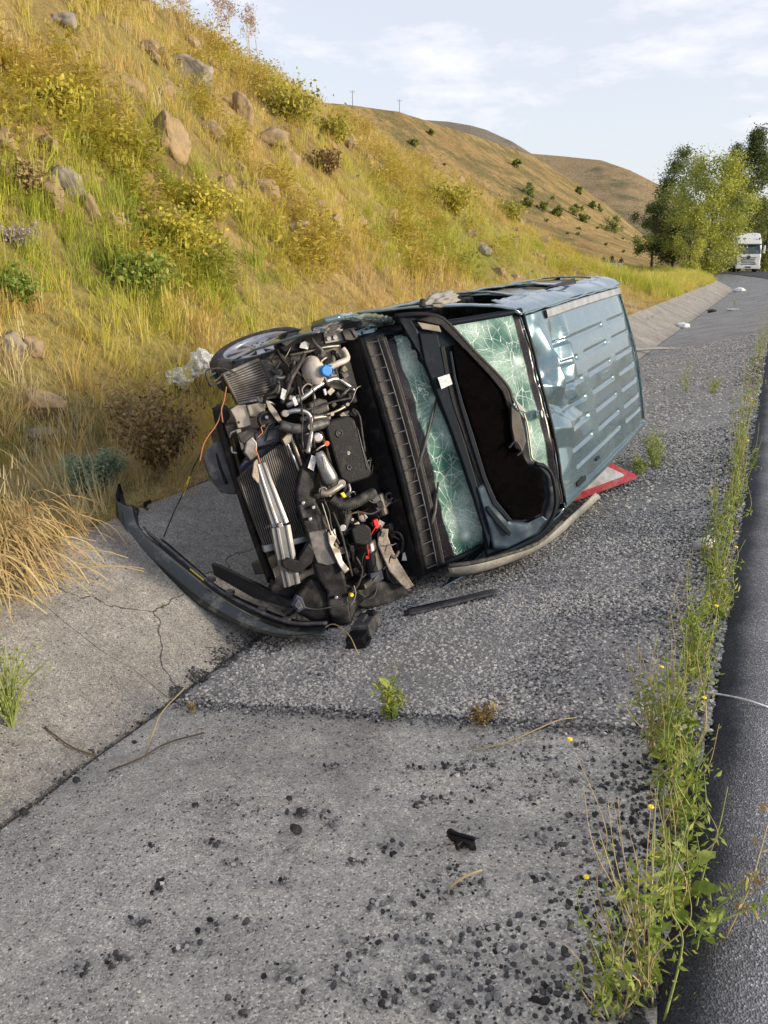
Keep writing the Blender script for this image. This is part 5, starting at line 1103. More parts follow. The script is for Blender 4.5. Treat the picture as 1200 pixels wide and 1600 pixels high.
def bag():
    p = hit(288, 604); o = empty('plastic_bag', tuple(p)); tag(o, 'crumpled clear plastic bag on the dry grass beside the front wheel', 'bag')
    s = np.linalg.norm(p - CAM) / F
    up = np.array((0, 0, 1.)); r = _rt
    for (x, y, rx, rz, sd) in ((274, 593, 25, 14, 1), (296, 582, 12, 10, 5), (316, 566, 19, 17, 9)):
        c = (CAM + ray(x, y) * np.linalg.norm(p - CAM)) - p
        lump(c, (rx * s, rx * s * .8, rz * s), sd, .42, 'film', 'film', o, 5)
bag()
def litter(name, px, py, size, label, cat, m, sd, flat=.45):
    p = hit(px, py); o = lump((0, 0, size * flat * .6), (size, size * .7, size * flat), sd, .5, name, m, None, 3); o.location = p; tag(o, label, cat)
litter('plastic_wrapper', 1066, 513, .22, 'white wrapper on the ditch bottom, nearest of the far litter', 'litter', 'white plastic', 2)
litter('plastic_wrapper', 1155, 456, .33, 'white crumpled sheet lying far up the ditch below the verge', 'litter', 'white plastic', 12)
litter('flat_wrapper', 1145, 485, .24, 'small pale flat wrapper on the gravel slope beyond the van', 'litter', 'white plastic', 22, .15)
litter('dark_rag', 1112, 488, .16, 'dark rag by the bottom line of the ditch beyond the van', 'litter', 'rubber', 32)
p = hit(1040, 548); o = MB().tube(catmull([np.array(q) for q in ((-.7, -.5, .03), (-.2, -.1, .05), (.3, .35, .03), (.9, .9, .06))]), .035, 7).build('broken_strip', 'scraped edge', None, smooth=True); o.location = p; tag(o, 'pale broken strip lying along the ditch bottom behind the van', 'strip')
p = hit(1096, 862)
def cup():
    o = empty('plastic_cup', tuple(p)); tag(o, 'cloudy plastic cup lying among the roadside weeds', 'cup'); d = np.array((.75, .35, .25)); d /= np.linalg.norm(d); c = np.array((0, 0, .045))
    MB().tube([c - d * .05, c + d * .06], [.028, .04], 18, cap=False).build('side', 'cloudy plastic', o, smooth=True, solid=.002); MB().tube([c + d * .06, c + d * .066], .043, 18, cap=False).build('rim', 'cloudy plastic', o, smooth=True); MB().cyl(c - d * .052, c - d * .048, .028, 18).build('base', 'cloudy plastic', o)
cup()

# ================================================================== rocks on the bank
mat('grey rock', (.28, .245, .20), .9, var=.35, scale=2.5, bump=.9, bscale=10, dirt=(.14, .13, .12), dscale=3, damt=.6, spec=.2)
def rock(px, py, wpx, hpx, label, m='bank rock', sd=0, group=None, sink=.3):
    p = hit(px, py + hpx * .35); D = np.linalg.norm(p - CAM); s = D / F; rw, rh = wpx * s / 2, hpx * s / 2; rg_ = np.random.RandomState(sd + 5)
    b = bmesh.new(); bmesh.ops.create_icosphere(b, subdivisions=4, radius=1)
    PLN = [(Vector(rg_.randn(3)).normalized(), .52 + .3 * rg_.rand()) for _ in range(14)]
    for v in b.verts:
        for n_, d_ in PLN:
            q = v.co.dot(n_) - d_
            if q > 0: v.co -= n_ * q * .98
        v.co *= 1 + .14 * mnoise.fractal(v.co * 1.6 + Vector((sd, 0, 0)), 1, 2, 5) + .09 * mnoise.noise(v.co * 6 + Vector((sd, 3, 0))) + .04 * mnoise.noise(v.co * 17)
        v.co = Vector((v.co.x * rw * 1.1, v.co.y * rw * .9, v.co.z * rh * 1.25))
    me = bpy.data.meshes.new('rock'); b.to_mesh(me); b.free(); o = link('rock', me, m, None, True)
    n = gnormal(p[0], p[1], .6); o.location = Vector(p) + n * rh * (.55 - sink); o.rotation_euler = (rg_.randn() * .15, rg_.randn() * .15, YAW + rg_.randn() * .3)
    return tag(o, label, 'rock', group)
RK = [(300, 110, 68, 62, 'large grey boulder high on the bank under the skyline weeds', 'grey rock'), (268, 203, 82, 64, 'big tan boulder split by cracks in the middle of the upper bank', 'bank rock'), (208, 128, 34, 40, 'tan rounded rock left of the grey skyline boulder', 'bank rock'),
      (378, 165, 30, 44, 'tan upright rock right of the split boulder near the crest', 'bank rock'), (425, 212, 56, 32, 'tan long rock below the crest bushes', 'bank rock'), (455, 240, 34, 40, 'tan rock just below the long crest rock', 'bank rock'), (110, 275, 48, 52, 'grey angular boulder with a dark underside on the left of the bank', 'grey rock'),
      (82, 300, 46, 62, 'tall tan boulder beside the grey angular boulder', 'bank rock'), (144, 320, 36, 46, 'tan rounded boulder right of the tall tan boulder', 'bank rock'), (175, 338, 40, 48, 'brown slab rock at the lower end of the boulder row', 'bank rock'), (196, 346, 20, 32, 'small grey rock ending the boulder row', 'grey rock'),
      (15, 525, 44, 36, 'grey rock at the left picture edge on the dry shelf', 'grey rock'), (48, 536, 36, 36, 'pale rock beside the grey rock on the dry shelf', 'bank rock'), (66, 676, 52, 26, 'low flat grey stone sunk in the dry grass above the ditch', 'grey rock'), (330, 195, 50, 28, 'tan low rock between split boulder and upright rock', 'bank rock'),
      (412, 285, 44, 34, 'cracked brown rock in the middle of the bank', 'bank rock'), (650, 240, 46, 24, 'dark outcrop on the far part of the bank slope', 'grey rock'), (375, 260, 22, 24, 'small tan rock in the grass above the cracked brown rock', 'bank rock'), (465, 350, 40, 26, 'tan stone low on the bank in yellow weeds', 'bank rock'), (640, 365, 26, 24, 'pale stone on the bank above the van roof', 'bank rock'), (755, 388, 30, 20, 'grey stone on the far end of the bank', 'grey rock'), (0, 215, 40, 40, 'tan rock cut by the left picture edge on the upper bank', 'bank rock'),
      (75, 220, 30, 24, 'tan rock half buried between grass tufts left of the grey angular boulder', 'bank rock'), (130, 215, 26, 40, 'brown earthy rock above the grey angular boulder', 'bank rock'), (104, 28, 36, 26, 'grey rock near the upper left corner of the bank', 'grey rock'), (560, 340, 24, 20, 'small brown stone in the middle of the far bank', 'bank rock'), (955, 372, 14, 12, 'pale boulder on the field by the far bush', 'grey rock')]
for i, (x, y, w, h, lb, m) in enumerate(RK): rock(x, y, w, h, lb, m, i * 7, sink=.58 if w > 30 else .4)

# ================================================================== plants
leafmat('tree leaves', [(0, (.06, .085, .03)), (1, (.50, .50, .09)), (.35, (.14, .18, .05)), (.7, (.33, .37, .07))], inst=False, trans=.3, wscale=.05)
leafmat('fresh leaves', [(0, (.09, .17, .025)), (1, (.40, .40, .10)), (.5, (.21, .29, .05))], inst=False, wscale=2)
leafmat('sage leaves', [(0, (.17, .24, .16)), (1, (.36, .44, .31)), (.5, (.26, .34, .23))], inst=False, wscale=2)
leafmat('dry twigs', [(0, (.12, .08, .035)), (1, (.42, .33, .15)), (.5, (.25, .17, .07))], inst=False, trans=.15, wscale=2)
leafmat('bush leaves', [(0, (.30, .28, .05)), (1, (.60, .48, .08)), (.5, (.48, .42, .06))], inst=False, wscale=1)
leafmat('pink tufts', [(0, (.33, .24, .19)), (1, (.48, .36, .30)), (.5, (.40, .29, .24))], inst=False, wscale=1); leafmat('purple tufts', [(0, (.30, .24, .30)), (1, (.45, .38, .44)), (.5, (.38, .31, .38))], inst=False, wscale=1)
mat('bark', (.10, .075, .055), .9, var=.35, scale=6, bump=.6, bscale=20, spec=.1); mat('green stem', (.22, .27, .08), .6, var=.25, scale=20); mat('straw stem', (.42, .33, .17), .7, var=.25, scale=20); mat('petal yellow', (.80, .60, .02), .6, var=.1)
def leaf_cloud(C_, rad, n, size, rng, tint0=.5, tv=.25, flat=.6, wid=.28):
    """n leaf quads scattered in lumps round the centres C_"""
    C_ = np.asarray(C_); k = rng.randint(0, len(C_), n); P = C_[k] + rng.randn(n, 3) * np.asarray(rad)[k][:, None] * .5
    d = rng.randn(n, 3); d[:, 2] *= flat; d /= np.linalg.norm(d, axis=1)[:, None]; s = np.cross(d, rng.randn(n, 3)); s /= np.linalg.norm(s, axis=1)[:, None]
    l = (size * (.5 + rng.rand(n)))[:, None]
    V = np.stack([P - d * l * .5, P + s * l * wid, P + d * l * .5, P - s * l * wid], 1).reshape(-1, 3)
    ct = tint0 + rng.randn(len(C_)) * tv * .6; T = np.clip(ct[k] + rng.randn(n) * tv * .4, 0, 1)
    return V, T
def cloud_obj(name, V, T, m, parent):
    n = len(V) // 4; me = bpy.data.meshes.new(name); me.from_pydata(V.tolist(), [], [(4 * i, 4 * i + 1, 4 * i + 2, 4 * i + 3) for i in range(n)]); setattr_f(me, 'tint', np.repeat(T, 4)); return link(name, me, m, parent)
def tree(name, base, h, wid, n, label, cat='tree', seed=0, m='tree leaves', tint=.5, shape='round', trunk=.16, leaf=.28, low=.15, group=None, lumps=60):
    rng = np.random.RandomState(seed); o = empty(name, tuple(base)); tag(o, label, cat, group); b = MB(); tips = []
    b.tube(catmull([(0, 0, -.3), (rng.randn() * .05 * h * .3, 0, h * .35), (rng.randn() * .04 * h, rng.randn() * .03 * h, h * .8)], 5), [trunk * (1 - .075 * i) for i in range(11)], 8)
    for k in range(12):
        t = .18 + .6 * rng.rand(); a = rng.rand() * 6.283; r = wid * (.3 + .4 * rng.rand()); z0 = h * t
        b.tube(catmull([(0, 0, z0 * .8), (r * .5 * math.cos(a), r * .5 * math.sin(a), z0 + h * .06), (r * math.cos(a), r * math.sin(a), z0 + h * .2 * rng.rand() + h * .08)], 4), [trunk * .35 * (1 - .1 * i) for i in range(9)], 5)
    b.build('trunk', 'bark', o, smooth=True)
    C_ = []; rd = []
    for k in range(lumps):
        z = low + (1 - low) * rng.rand()
        if shape == 'round': w = math.sqrt(max(.02, 1 - ((z - .55) / .52) ** 2))
        elif shape == 'column': w = min(1, (1.02 - z) * 2.2) * min(1, .45 + (z - low) * 3)
        elif shape == 'broom': w = min(1, .35 + z * 1.1) * min(1, (1.08 - z) * 1.9)
        a = rng.rand() * 6.283; r = wid * w * math.sqrt(rng.rand()) * (.75 + .5 * rng.rand()); C_.append((r * math.cos(a), r * math.sin(a), z * h)); rd.append(wid * (.20 + .18 * rng.rand()))
    V, T = leaf_cloud(C_, rd, int(n * 3.8), leaf * .62, rng, tint, .3); cloud_obj('crown', V, T, m, o); return o
def ground_pt(px, D):
    d = ray(px, 400); b = math.atan2(d[0], d[1]); x, y = math.sin(b) * D, math.cos(b) * D; return np.array((x, y, float(ground_z(x, y))))
def treeh(px, ytop, D, name, wpx, n, label, **k):
    p = ground_pt(px, D); top = CAM[2] + (400 - ytop) / F * D * 1.03; return tree(name, p, (top - p[2]) * .88, wpx * D / F / 2, n, label, **k)
treeh(1050, 250, 92, 'willow_tree', 78, 5200, 'darker bushy tree with several stems beside the field, leftmost of the roadside trees', seed=3, tint=.27, shape='broom', low=.12, lumps=70, leaf=.30)
treeh(1020, 318, 90, 'willow_tree', 60, 3000, 'low grey green tree crown leaning over the field next to the darker bushy tree', seed=13, tint=.27, shape='round', low=.25, lumps=40, leaf=.28)
treeh(1105, 262, 86, 'willow_tree', 100, 8200, 'broad bright yellow green tree beside the white truck', seed=5, tint=.76, shape='round', low=.02, lumps=90, leaf=.30)
treeh(1078, 330, 80, 'young_willow_tree', 52, 2200, 'small bright yellow green tree in front of the darker bushy tree', seed=25, tint=.82, shape='broom', low=.05, lumps=36, leaf=.24)
treeh(1158, 226, 112, 'poplar_tree', 72, 8000, 'tall dark green poplar rising behind the truck', seed=7, tint=.26, shape='column', low=.05, lumps=90, leaf=.36)
treeh(1130, 246, 116, 'poplar_tree', 44, 3600, 'narrower poplar left of the tall poplar', seed=17, tint=.28, shape='column', low=.05, lumps=50, leaf=.34)
treeh(1195, 320, 105, 'round_tree', 70, 4600, 'green round tree over the cab of the truck at the picture edge', seed=9, tint=.45, shape='round', low=.05, lumps=60, leaf=.32)
# bushes dotted over the golden hillside
_dg = bpy.context.evaluated_depsgraph_get(); _dg.update()
def on_hill(px, py):
    d = ray(px, py); dg = bpy.context.evaluated_depsgraph_get()
    ob = bpy.data.objects['hillside']; r = ob.ray_cast(Vector(CAM), Vector(d))
    return np.array(r[1]) if r[0] else None
BU = [(956, 356, 30, 20, 'dark green bush at the foot of the golden hillside next to the roadside trees'), (830, 300, 26, 18, 'dark bush in the middle of the golden hillside above the bank crest'), (872, 334, 16, 14, 'bush on the hillside right of the middle bush'), (900, 332, 18, 14, 'first bush of the close pair on the lower hillside'), (912, 342, 18, 12, 'second bush of the close pair on the lower hillside'), (822, 318, 20, 14, 'bush just over the end of the near bank'), (848, 325, 14, 11, 'small bush between middle bush and lower hillside bush'),
      (808, 258, 14, 11, 'lone bush high on the hillside below the far ridge'), (672, 208, 10, 7, 'small bush on the upper hillside below the poles'), (645, 224, 16, 8, 'flat bush on the hillside above the bank outcrop'), (905, 300, 12, 9, 'small bush on the hillside under the dark mountain'), (925, 322, 10, 8, 'small round bush on the right part of the hillside')]
for i, (x, y, w, h, lb) in enumerate(BU):
    p = on_hill(x, y + h * .4)
    if p is None: continue
    D = np.linalg.norm(p - CAM); tree('hill_bush', p - np.array((0, 0, .2)), h * D / F * 1.1, w * D / F / 2, 500, lb, 'bush', 50 + i, tint=.42, shape='round', trunk=.05, leaf=.02 * D / 8, low=.0, lumps=16)
# small scrub dots too small to tell apart share a label
for i in range(26):
    x = random.uniform(600, 985); y = random.uniform(0, 1); y = 215 + (x - 600) * .30 + y * 70; p = on_hill(x, y)
    if p is None or p[1] < 60: continue
    D = np.linalg.norm(p - CAM); s = random.uniform(3, 7); tree('scrub_bush', p - np.array((0, 0, .1)), s * D / F * .8, s * D / F * .6, 120, 'tiny scrub bush dotted on the golden hillside', 'bush', 90 + i, tint=.42, trunk=.03, leaf=.018 * D / 8, low=.0, group='scrub dots on the hillside', lumps=6)

# --- shrubs and weeds on the bank
def shrub(name, px, py, wpx, hpx, label, m, n=1500, leaf=.03, seed=0, tint=.5, stems=14, upright=0.0, cat='shrub', twig='straw stem'):
    p = hit(px, py); D = np.linalg.norm(p - CAM); w = wpx * D / F / 2; h = hpx * D / F; rng = np.random.RandomState(seed); o = empty(name, tuple(p)); tag(o, label, cat); b = MB(); C_ = []; rd = []
    if name == 'broadleaf_weed': h, w, n, leaf, stems = h * .6, w * 1.15, int(n * 1.6), leaf * .62, int(stems * 1.5)
    for k in range(stems):
        a = rng.rand() * 6.283; r = w * (.25 + .75 * rng.rand()) * (1 - upright * .6); z = h * (.45 + .55 * rng.rand()); e = np.array((r * math.cos(a), r * math.sin(a), z)); mid = np.array((r * .35 * math.cos(a), r * .35 * math.sin(a), z * .6))
        b.tube(catmull([(0, 0, -.02), mid, e], 4), [.004 * (1 + D * .06) * (1 - .09 * i) for i in range(9)], 4)
        for t in (.35, .55, .75, .92): q = mid * (2 * t * (1 - t)) + e * t * t; C_.append(q); rd.append(w * (.34 if name == 'broadleaf_weed' else .22))
    b.build('stems', twig, o); V, T = leaf_cloud(C_, rd, n, leaf, rng, tint, .25, 1.0); cloud_obj('foliage', V, T, m, o); return o
shrub('sage_shrub', 148, 770, 104, 62, 'grey green feathery shrub at the brim of the ditch left of the bumper', 'sage leaves', 3600, .028, 1, .5, 26)
shrub('dry_shrub', 255, 745, 150, 130, 'brown dry twiggy shrub behind the torn bumper end', 'dry twigs', 3000, .035, 2, .4, 40)
shrub('green_shrub', 222, 700, 130, 100, 'loose olive shrub growing over the brown dry shrub', 'dry twigs', 2200, .035, 3, .8, 30)
shrub('broadleaf_weed', 215, 455, 120, 70, 'leafy green weed clump at the foot of the bank below the boulder row', 'fresh leaves', 2200, .09, 4, .55, 24)
shrub('broadleaf_weed', 270, 395, 120, 70, 'yellow green leafy weed right of the boulder row', 'bush leaves', 2200, .10, 5, .5, 24)
shrub('broadleaf_weed', 310, 335, 110, 56, 'yellow leafy weed under the split boulder', 'bush leaves', 1900, .10, 6, .4, 22)
shrub('broadleaf_weed', 92, 180, 80, 56, 'yellow weed on the upper bank left of the tan rounded rock', 'bush leaves', 1400, .11, 7, .45, 18)
shrub('broadleaf_weed', 450, 182, 110, 44, 'dark olive bush on the crest below the skyline weeds', 'bush leaves', 2000, .12, 8, .1, 22)
shrub('broadleaf_weed', 515, 218, 70, 36, 'olive bush at the end of the crest before the far hill', 'bush leaves', 1500, .12, 9, .05, 20)
shrub('broadleaf_weed', 700, 330, 70, 50, 'bright yellow green bush on the far slope of the bank', 'bush leaves', 1500, .15, 10, .25, 20)
shrub('broadleaf_weed', 510, 270, 46, 46, 'rusty dry bush in the middle of the far bank', 'dry twigs', 900, .12, 11, .5, 18)
shrub('broadleaf_weed', 790, 345, 60, 40, 'green bush where the bank runs out', 'bush leaves', 1200, .16, 12, .1, 18)
shrub('broadleaf_weed', 30, 300, 70, 50, 'rusty dry weed at the left picture edge beside the tall tan boulder', 'dry twigs', 1200, .08, 14, .6, 18)
shrub('broadleaf_weed', 20, 470, 80, 60, 'green leafy weed at the left picture edge at the foot of the bank', 'fresh leaves', 1700, .07, 15, .4, 20)
shrub('purple_shrub', 25, 385, 90, 30, 'pale purple flowering shrub at the left picture edge', 'purple tufts', 700, .03, 16, .5, 22)
def strands(px, py, wpx, label, n, seed, tint, ln=.34, up=.16):
    p = hit(px, py); D = np.linalg.norm(p - CAM); w = wpx * D / F / 2; rng = np.random.RandomState(seed); o = empty('hanging_grass', tuple(p)); tag(o, label, 'grass clump')
    for part in range(3):
        v = []; f = []; T = []
        for k in range(n // 3):
            y0 = (rng.rand() * 2 - 1) * w; x0 = -.05 - .35 * rng.rand(); bx, by = p[0] + x0, p[1] + y0; a = np.array((x0, y0, float(ground_z(bx, by)) - p[2])); l = ln * (.5 + .8 * rng.rand()); u = up * (.2 + 1.2 * rng.rand()); dy = rng.randn() * .22
            P = [a, a + np.array((l * .35, dy * .4, u)), a + np.array((l * .8, dy * .8, u * .7)), a + np.array((l * 1.1, dy, u * .2 - .06 * rng.rand()))]; P = catmull(P, 3); s_ = np.array((0, .0022 + .001 * rng.rand(), .001)); q = len(v); t = np.clip(tint + rng.randn() * .18, 0, 1)
            for i_, c in enumerate(P): v += [c - s_, c + s_]; T += [t, t]
            f += [(q + 2 * i_, q + 2 * i_ + 1, q + 2 * i_ + 3, q + 2 * i_ + 2) for i_ in range(len(P) - 1)]
        me = bpy.data.meshes.new('blades'); me.from_pydata([tuple(c) for c in v], [], f); setattr_f(me, 'tint', T); link('blades', me, 'dry twigs', o)
leafmat('strand', GRASS, inst=False, wscale=2)
strands(-5, 965, 190, 'straw coloured grass drooping over the ditch brim at the left edge', 260, 3, .7, .22, .20)
strands(70, 900, 90, 'olive grass drooping over the ditch brim beside the bumper tab', 160, 4, .55, .2, .22)
strands(20, 945, 220, 'dead grey stalks drooping low over the concrete at the left edge', 60, 5, 1.0, .36, .03)
shrub('ditch_weed', 20, 1140, 130, 130, 'wispy green weed sprouting from the left concrete slab', 'fresh leaves', 500, .02, 20, .8, 34, twig='green stem')
shrub('dry_sprig', 300, 1112, 30, 20, 'tiny dry sprig in the joint of the ditch bottom', 'dry twigs', 60, .015, 21, .5, 8)
shrub('rooted_tuft', 752, 1128, 56, 26, 'small brownish tuft on the slab joint right of the green weed', 'dry twigs', 420, .016, 22, .4, 20)
# skyline umbels
def umbel(px, py, hpx, label, seed, D=None):
    p = hit(px, py); D = np.linalg.norm(p - CAM); h = hpx * D / F; rng = np.random.RandomState(seed); o = empty('skyline_weed', tuple(p - np.array((0, 0, .1)))); tag(o, label, 'weed', 'dry flower stalks along the crest'); b = MB(); C_ = []
    for s in range(rng.randint(2, 5)):
        lean = rng.randn(2) * .12 * h; x0 = rng.randn(2) * .12; top = np.array((x0[0] + lean[0], x0[1] + lean[1], h * (.7 + .3 * rng.rand()))); b.tube([(x0[0], x0[1], 0), (x0[0] + lean[0] * .4, x0[1] + lean[1] * .4, top[2] * .55), top], [.009, .007, .004], 4)
        for k in range(7):
            t = .5 + .5 * rng.rand(); q = np.array((x0[0] + lean[0] * t, x0[1] + lean[1] * t, top[2] * t)); a = rng.rand() * 6.283; l = h * (.1 + .12 * rng.rand()); e = q + l * np.array((math.cos(a) * .6, math.sin(a) * .6, .8)); b.tube([q, e], .0035, 3); C_.append(e)
        C_.append(top)
    b.build('stalk', 'straw stem', o); V, T = leaf_cloud(C_, [.10] * len(C_), 26 * len(C_), .035, rng, .5, .2, 1); cloud_obj('flower_heads', V, T, 'pink tufts', o)
for i, (x, y, h) in enumerate(((228, 22, 40), (268, 40, 60), (306, 66, 88), (328, 74, 80), (345, 80, 66), (392, 102, 72), (432, 122, 52), (452, 130, 66), (478, 146, 84), (492, 154, 70), (528, 180, 34))):
    umbel(x, y, h, ['thin dry weed at the upper end of the crest', 'dry weed second from the upper end of the crest', 'tall dry weed with pinkish heads, higher of the close crest pair', 'dry weed beside the tall pinkish one on the crest', 'dry weed ending the close group on the crest', 'lone branching dry weed on the crest above the grey boulder', 'dry weed on the crest over the olive bush', 'dry weed with wide heads in the lower crest group', 'tallest pinkish weed of the lower crest group', 'dry weed after the tallest one of the lower crest group', 'short dry weed at the low end of the crest'][i], 200 + i)
# --- weeds in the joint between ditch and road
def leaf_mesh(sd):
    rng = np.random.RandomState(sd); b = bmesh.new(); n = 6; L_ = []; 
    for i in range(n + 1):
        t = i / n; w = .26 * math.sin(math.pi * min(1, t * .93 + .07)) ** .8 * (1 + .18 * math.sin(t * 16 + sd)); z = -.25 * t * t + .05 * math.sin(t * 9 + sd)
        L_.append([b.verts.new((t, s * w, z + .10 * abs(s) * w * 3)) for s in (-1, 0, 1)])
    for i in range(n):
        for j in range(2): b.faces.new((L_[i][j], L_[i][j + 1], L_[i + 1][j + 1], L_[i + 1][j]))
    me = bpy.data.meshes.new('leaf'); b.to_mesh(me); b.free(); setattr_f(me, 'tint', [.25 + .5 * rng.rand()] * len(me.vertices)); me.materials.append(MATS['fresh leaves']); me.polygons.foreach_set('use_smooth', [True] * len(me.polygons)); return me
LEAVES = [leaf_mesh(k) for k in range(6)]
def weed(px, py, hpx, label, seed, stems=5, leaves=14, lsize=.055, spread=.10, bare=0, flowers=0, fine=250, lean=(0, 0), name='roadside_weed', fol='fresh leaves', tint=.6):
    p = hit(px, py); D = np.linalg.norm(p - CAM); h = hpx * D / F; rng = np.random.RandomState(seed); o = empty(name, tuple(p)); tag(o, label, 'weed'); C_ = []; L_ = []
    if stems > 4: stems, bare = int(stems * 1.7), int(bare * 1.5 + 2)
    for s in range(stems):
        a = rng.rand() * 6.283; r = spread * (.2 + rng.rand()); hh = h * (.55 + .45 * rng.rand()) if s else h; e = np.array((r * math.cos(a) + lean[0] * hh, r * math.sin(a) + lean[1] * hh, hh)); base = rng.randn(3) * .02 * np.array((1, 1.6, 0)); kink = np.array((rng.randn() * .02, rng.randn() * .02, 0))
        P = catmull([base, base + e * .35 + kink, base + e * .7 - kink, base + e], 5); bb = s < bare
        MB().tube(P, [(.0034 if not bb else .0024) * (1 - .05 * i) for i in range(len(P))], 5).build('stem', 'straw stem' if bb else 'green stem', o, smooth=True)
        for q in P[2:11]:
            if not bb: C_.append(q)
            elif rng.rand() < .5: C_.append(q)
        L_ += [P[i] for i in range(1, 12)] if not bb else []
        if s < flowers:
            f = MB()
            for k in range(7): t = k * .9; f.ell(P[-1] + np.array((.0035 * math.cos(t), .0035 * math.sin(t), .003)), (.0042, .0042, .0025), 6, 4)
            f.build('flower', 'petal yellow', o)
    for k in range(leaves):
        q = L_[rng.randint(len(L_))] if L_ else np.zeros(3); q = q * (.2 + .8 * rng.rand()); a = rng.rand() * 6.283; s = lsize * (.6 + .8 * rng.rand())
        lo = bpy.data.objects.new('leaf', LEAVES[rng.randint(6)]); COL.objects.link(lo); lo.parent = o; lo.location = q; lo.rotation_euler = (rng.randn() * .4, -.5 + rng.randn() * .5, a); lo.scale = (s, s, s)
    if fine:
        V, T = leaf_cloud(C_, [.022 + spread * .10] * len(C_), int(fine * 1.6), .026, rng, tint, .25, 1, .15); cloud_obj('small_leaves', V, T, fol, o)
    return o
weed(1010, 1560, 280, 'straw stalked weed with yellow flowers at the lower picture edge by the asphalt', 1, 9, 8, .045, .15, 7, 2, 240, (-.25, .25))
weed(965, 1590, 150, 'low yellowish weed at the very bottom of the picture', 2, 6, 3, .03, .08, 3, 1, 160, (-.2, .1))
weed(1060, 1430, 210, 'leafy weed with broad toothed leaves beside the asphalt edge, nearest broad leaved one', 3, 6, 26, .05, .07, 1, 0, 160)
weed(1048, 1290, 200, 'broad leaved green weed second from the bottom along the asphalt edge', 4, 7, 26, .048, .08, 2, 1, 300)
weed(1050, 1190, 230, 'dense tall green weed halfway along the asphalt edge with yellow flowers', 5, 10, 14, .06, .08, 3, 2, 420)
weed(1025, 1180, 190, 'thin straw stalks leaning over the gravel beside the dense tall weed', 6, 6, 4, .05, .12, 5, 0, 120, (-.2, 0))
weed(1075, 1060, 200, 'green weed above the dense tall one along the asphalt edge', 7, 8, 10, .055, .08, 2, 1, 420)
weed(1112, 900, 200, 'tall bushy weed beside the plastic cup', 8, 9, 10, .06, .09, 2, 1, 520)
weed(1118, 965, 130, 'short bushy weed below the plastic cup', 9, 7, 8, .055, .08, 2, 1, 360)
weed(1142, 790, 150, 'bushy weed above the plastic cup along the asphalt edge', 10, 9, 8, .06, .12, 2, 2, 520)
weed(1152, 720, 160, 'thin tall weed far along the asphalt edge', 11, 6, 4, .06, .14, 3, 0, 260)
weed(1168, 640, 130, 'sparse weed farther along the asphalt edge', 12, 5, 2, .06, .16, 2, 0, 220)
weed(1185, 560, 90, 'dark weed farthest along the asphalt edge', 13, 6, 2, .06, .2, 1, 0, 300)
weed(1130, 1470, 260, 'long bent straw stalk leaning over the asphalt', 14, 1, 2, .03, .02, 1, 0, 30, (.22, .30), fol='dry twigs')
weed(1090, 1480, 130, 'single creeping stem with small leaves reaching over the asphalt', 15, 2, 8, .035, .03, 0, 0, 40, (.55, .15))
weed(612, 1120, 92, 'upright green weed growing from the slab joint before the van', 16, 4, 12, .05, .035, 1, 0, 300)
weed(1022, 730, 74, 'yellow green weed behind the van beside the traffic sign', 17, 8, 6, .07, .14, 0, 0, 420, (-.05, .1))
weed(1000, 742, 40, 'low leafy weed touching the traffic sign', 18, 6, 4, .05, .12, 0, 0, 240)
weed(1072, 612, 56, 'small thin weed on the gravel slope beyond the van', 19, 5, 2, .06, .14, 1, 0, 160)
weed(1112, 614, 30, 'small green tuft on the gravel slope nearer the road beyond the van', 20, 6, 2, .06, .12, 0, 0, 200)
weed(1147, 477, 16, 'tiny green tuft far up the gravel slope', 21, 5, 0, .06, .25, 0, 0, 160)
# --- fallen twigs and straws
def twig(pts, r, label, m='straw stem', name='fallen_twig'):
    P = [hit(x, y, lift) for x, y, lift in pts]; o = np.array(P[0]); q = MB().tube(catmull([p - o for p in P], 6), r, 5).build(name, m, None, smooth=True); q.location = o; tag(q, label, 'twig')
twig([(1095, 1088, .012), (1130, 1096, .02), (1165, 1104, .02), (1200, 1112, .012)], .004, 'pale straw lying across the asphalt edge', 'paper label')
twig([(228, 1180, .006), (240, 1150, .02), (255, 1130, .06), (290, 1105, .10)], .0035, 'branched dry stalk standing on the bottom joint of the ditch')
twig([(170, 1208, .006), (220, 1190, .01), (262, 1165, .012), (320, 1148, .008)], .004, 'dark thin stick lying on the concrete by the bottom joint', 'bark')
twig([(700, 1398, .02), (725, 1386, .03), (752, 1370, .02)], .004, 'short pale twig lying on black crumbs on the near concrete')
twig([(740, 1178, .006), (800, 1160, .01), (866, 1140, .03), (900, 1128, .01)], .0025, 'thin curved straw lying on the near slab')
twig([(70, 1140, .01), (110, 1172, .02), (150, 1186, .01)], .004, 'broken dry stem hanging from the left slab to the ditch bottom', 'dry twigs')
twig([(496, 1008, .06), (520, 1000, .10), (545, 1012, .08), (560, 1030, .02)], .003, 'dry straw under the broken black box')
# --- debris wedged along the joint of the ditch bottom
for i, (x, y, s) in enumerate(((120, 1222, .018), (38, 1272, .02), (210, 1162, .012), (305, 1262, .014), (452, 1252, .012), (470, 1275, .02), (462, 1300, .022))):
    p = hit(x, y); o = lump((0, 0, s * .4), (s, s * .8, s * .6), i * 4 + 1, .5, 'asphalt_crumb', 'rubber', None, 2); o.location = p; tag(o, ['black crumb wedged in the bottom joint near the dry stalk', 'black crumb on the bottom joint near the left picture edge', 'small crumb on the bottom joint below the dry stalk', 'lone black crumb on the near slab towards the ditch bottom', 'small black crumb in the middle of the near slab', 'black crumb beside a pale chip on the near slab', 'flat black crumb under the other two on the near slab'][i], 'stone')

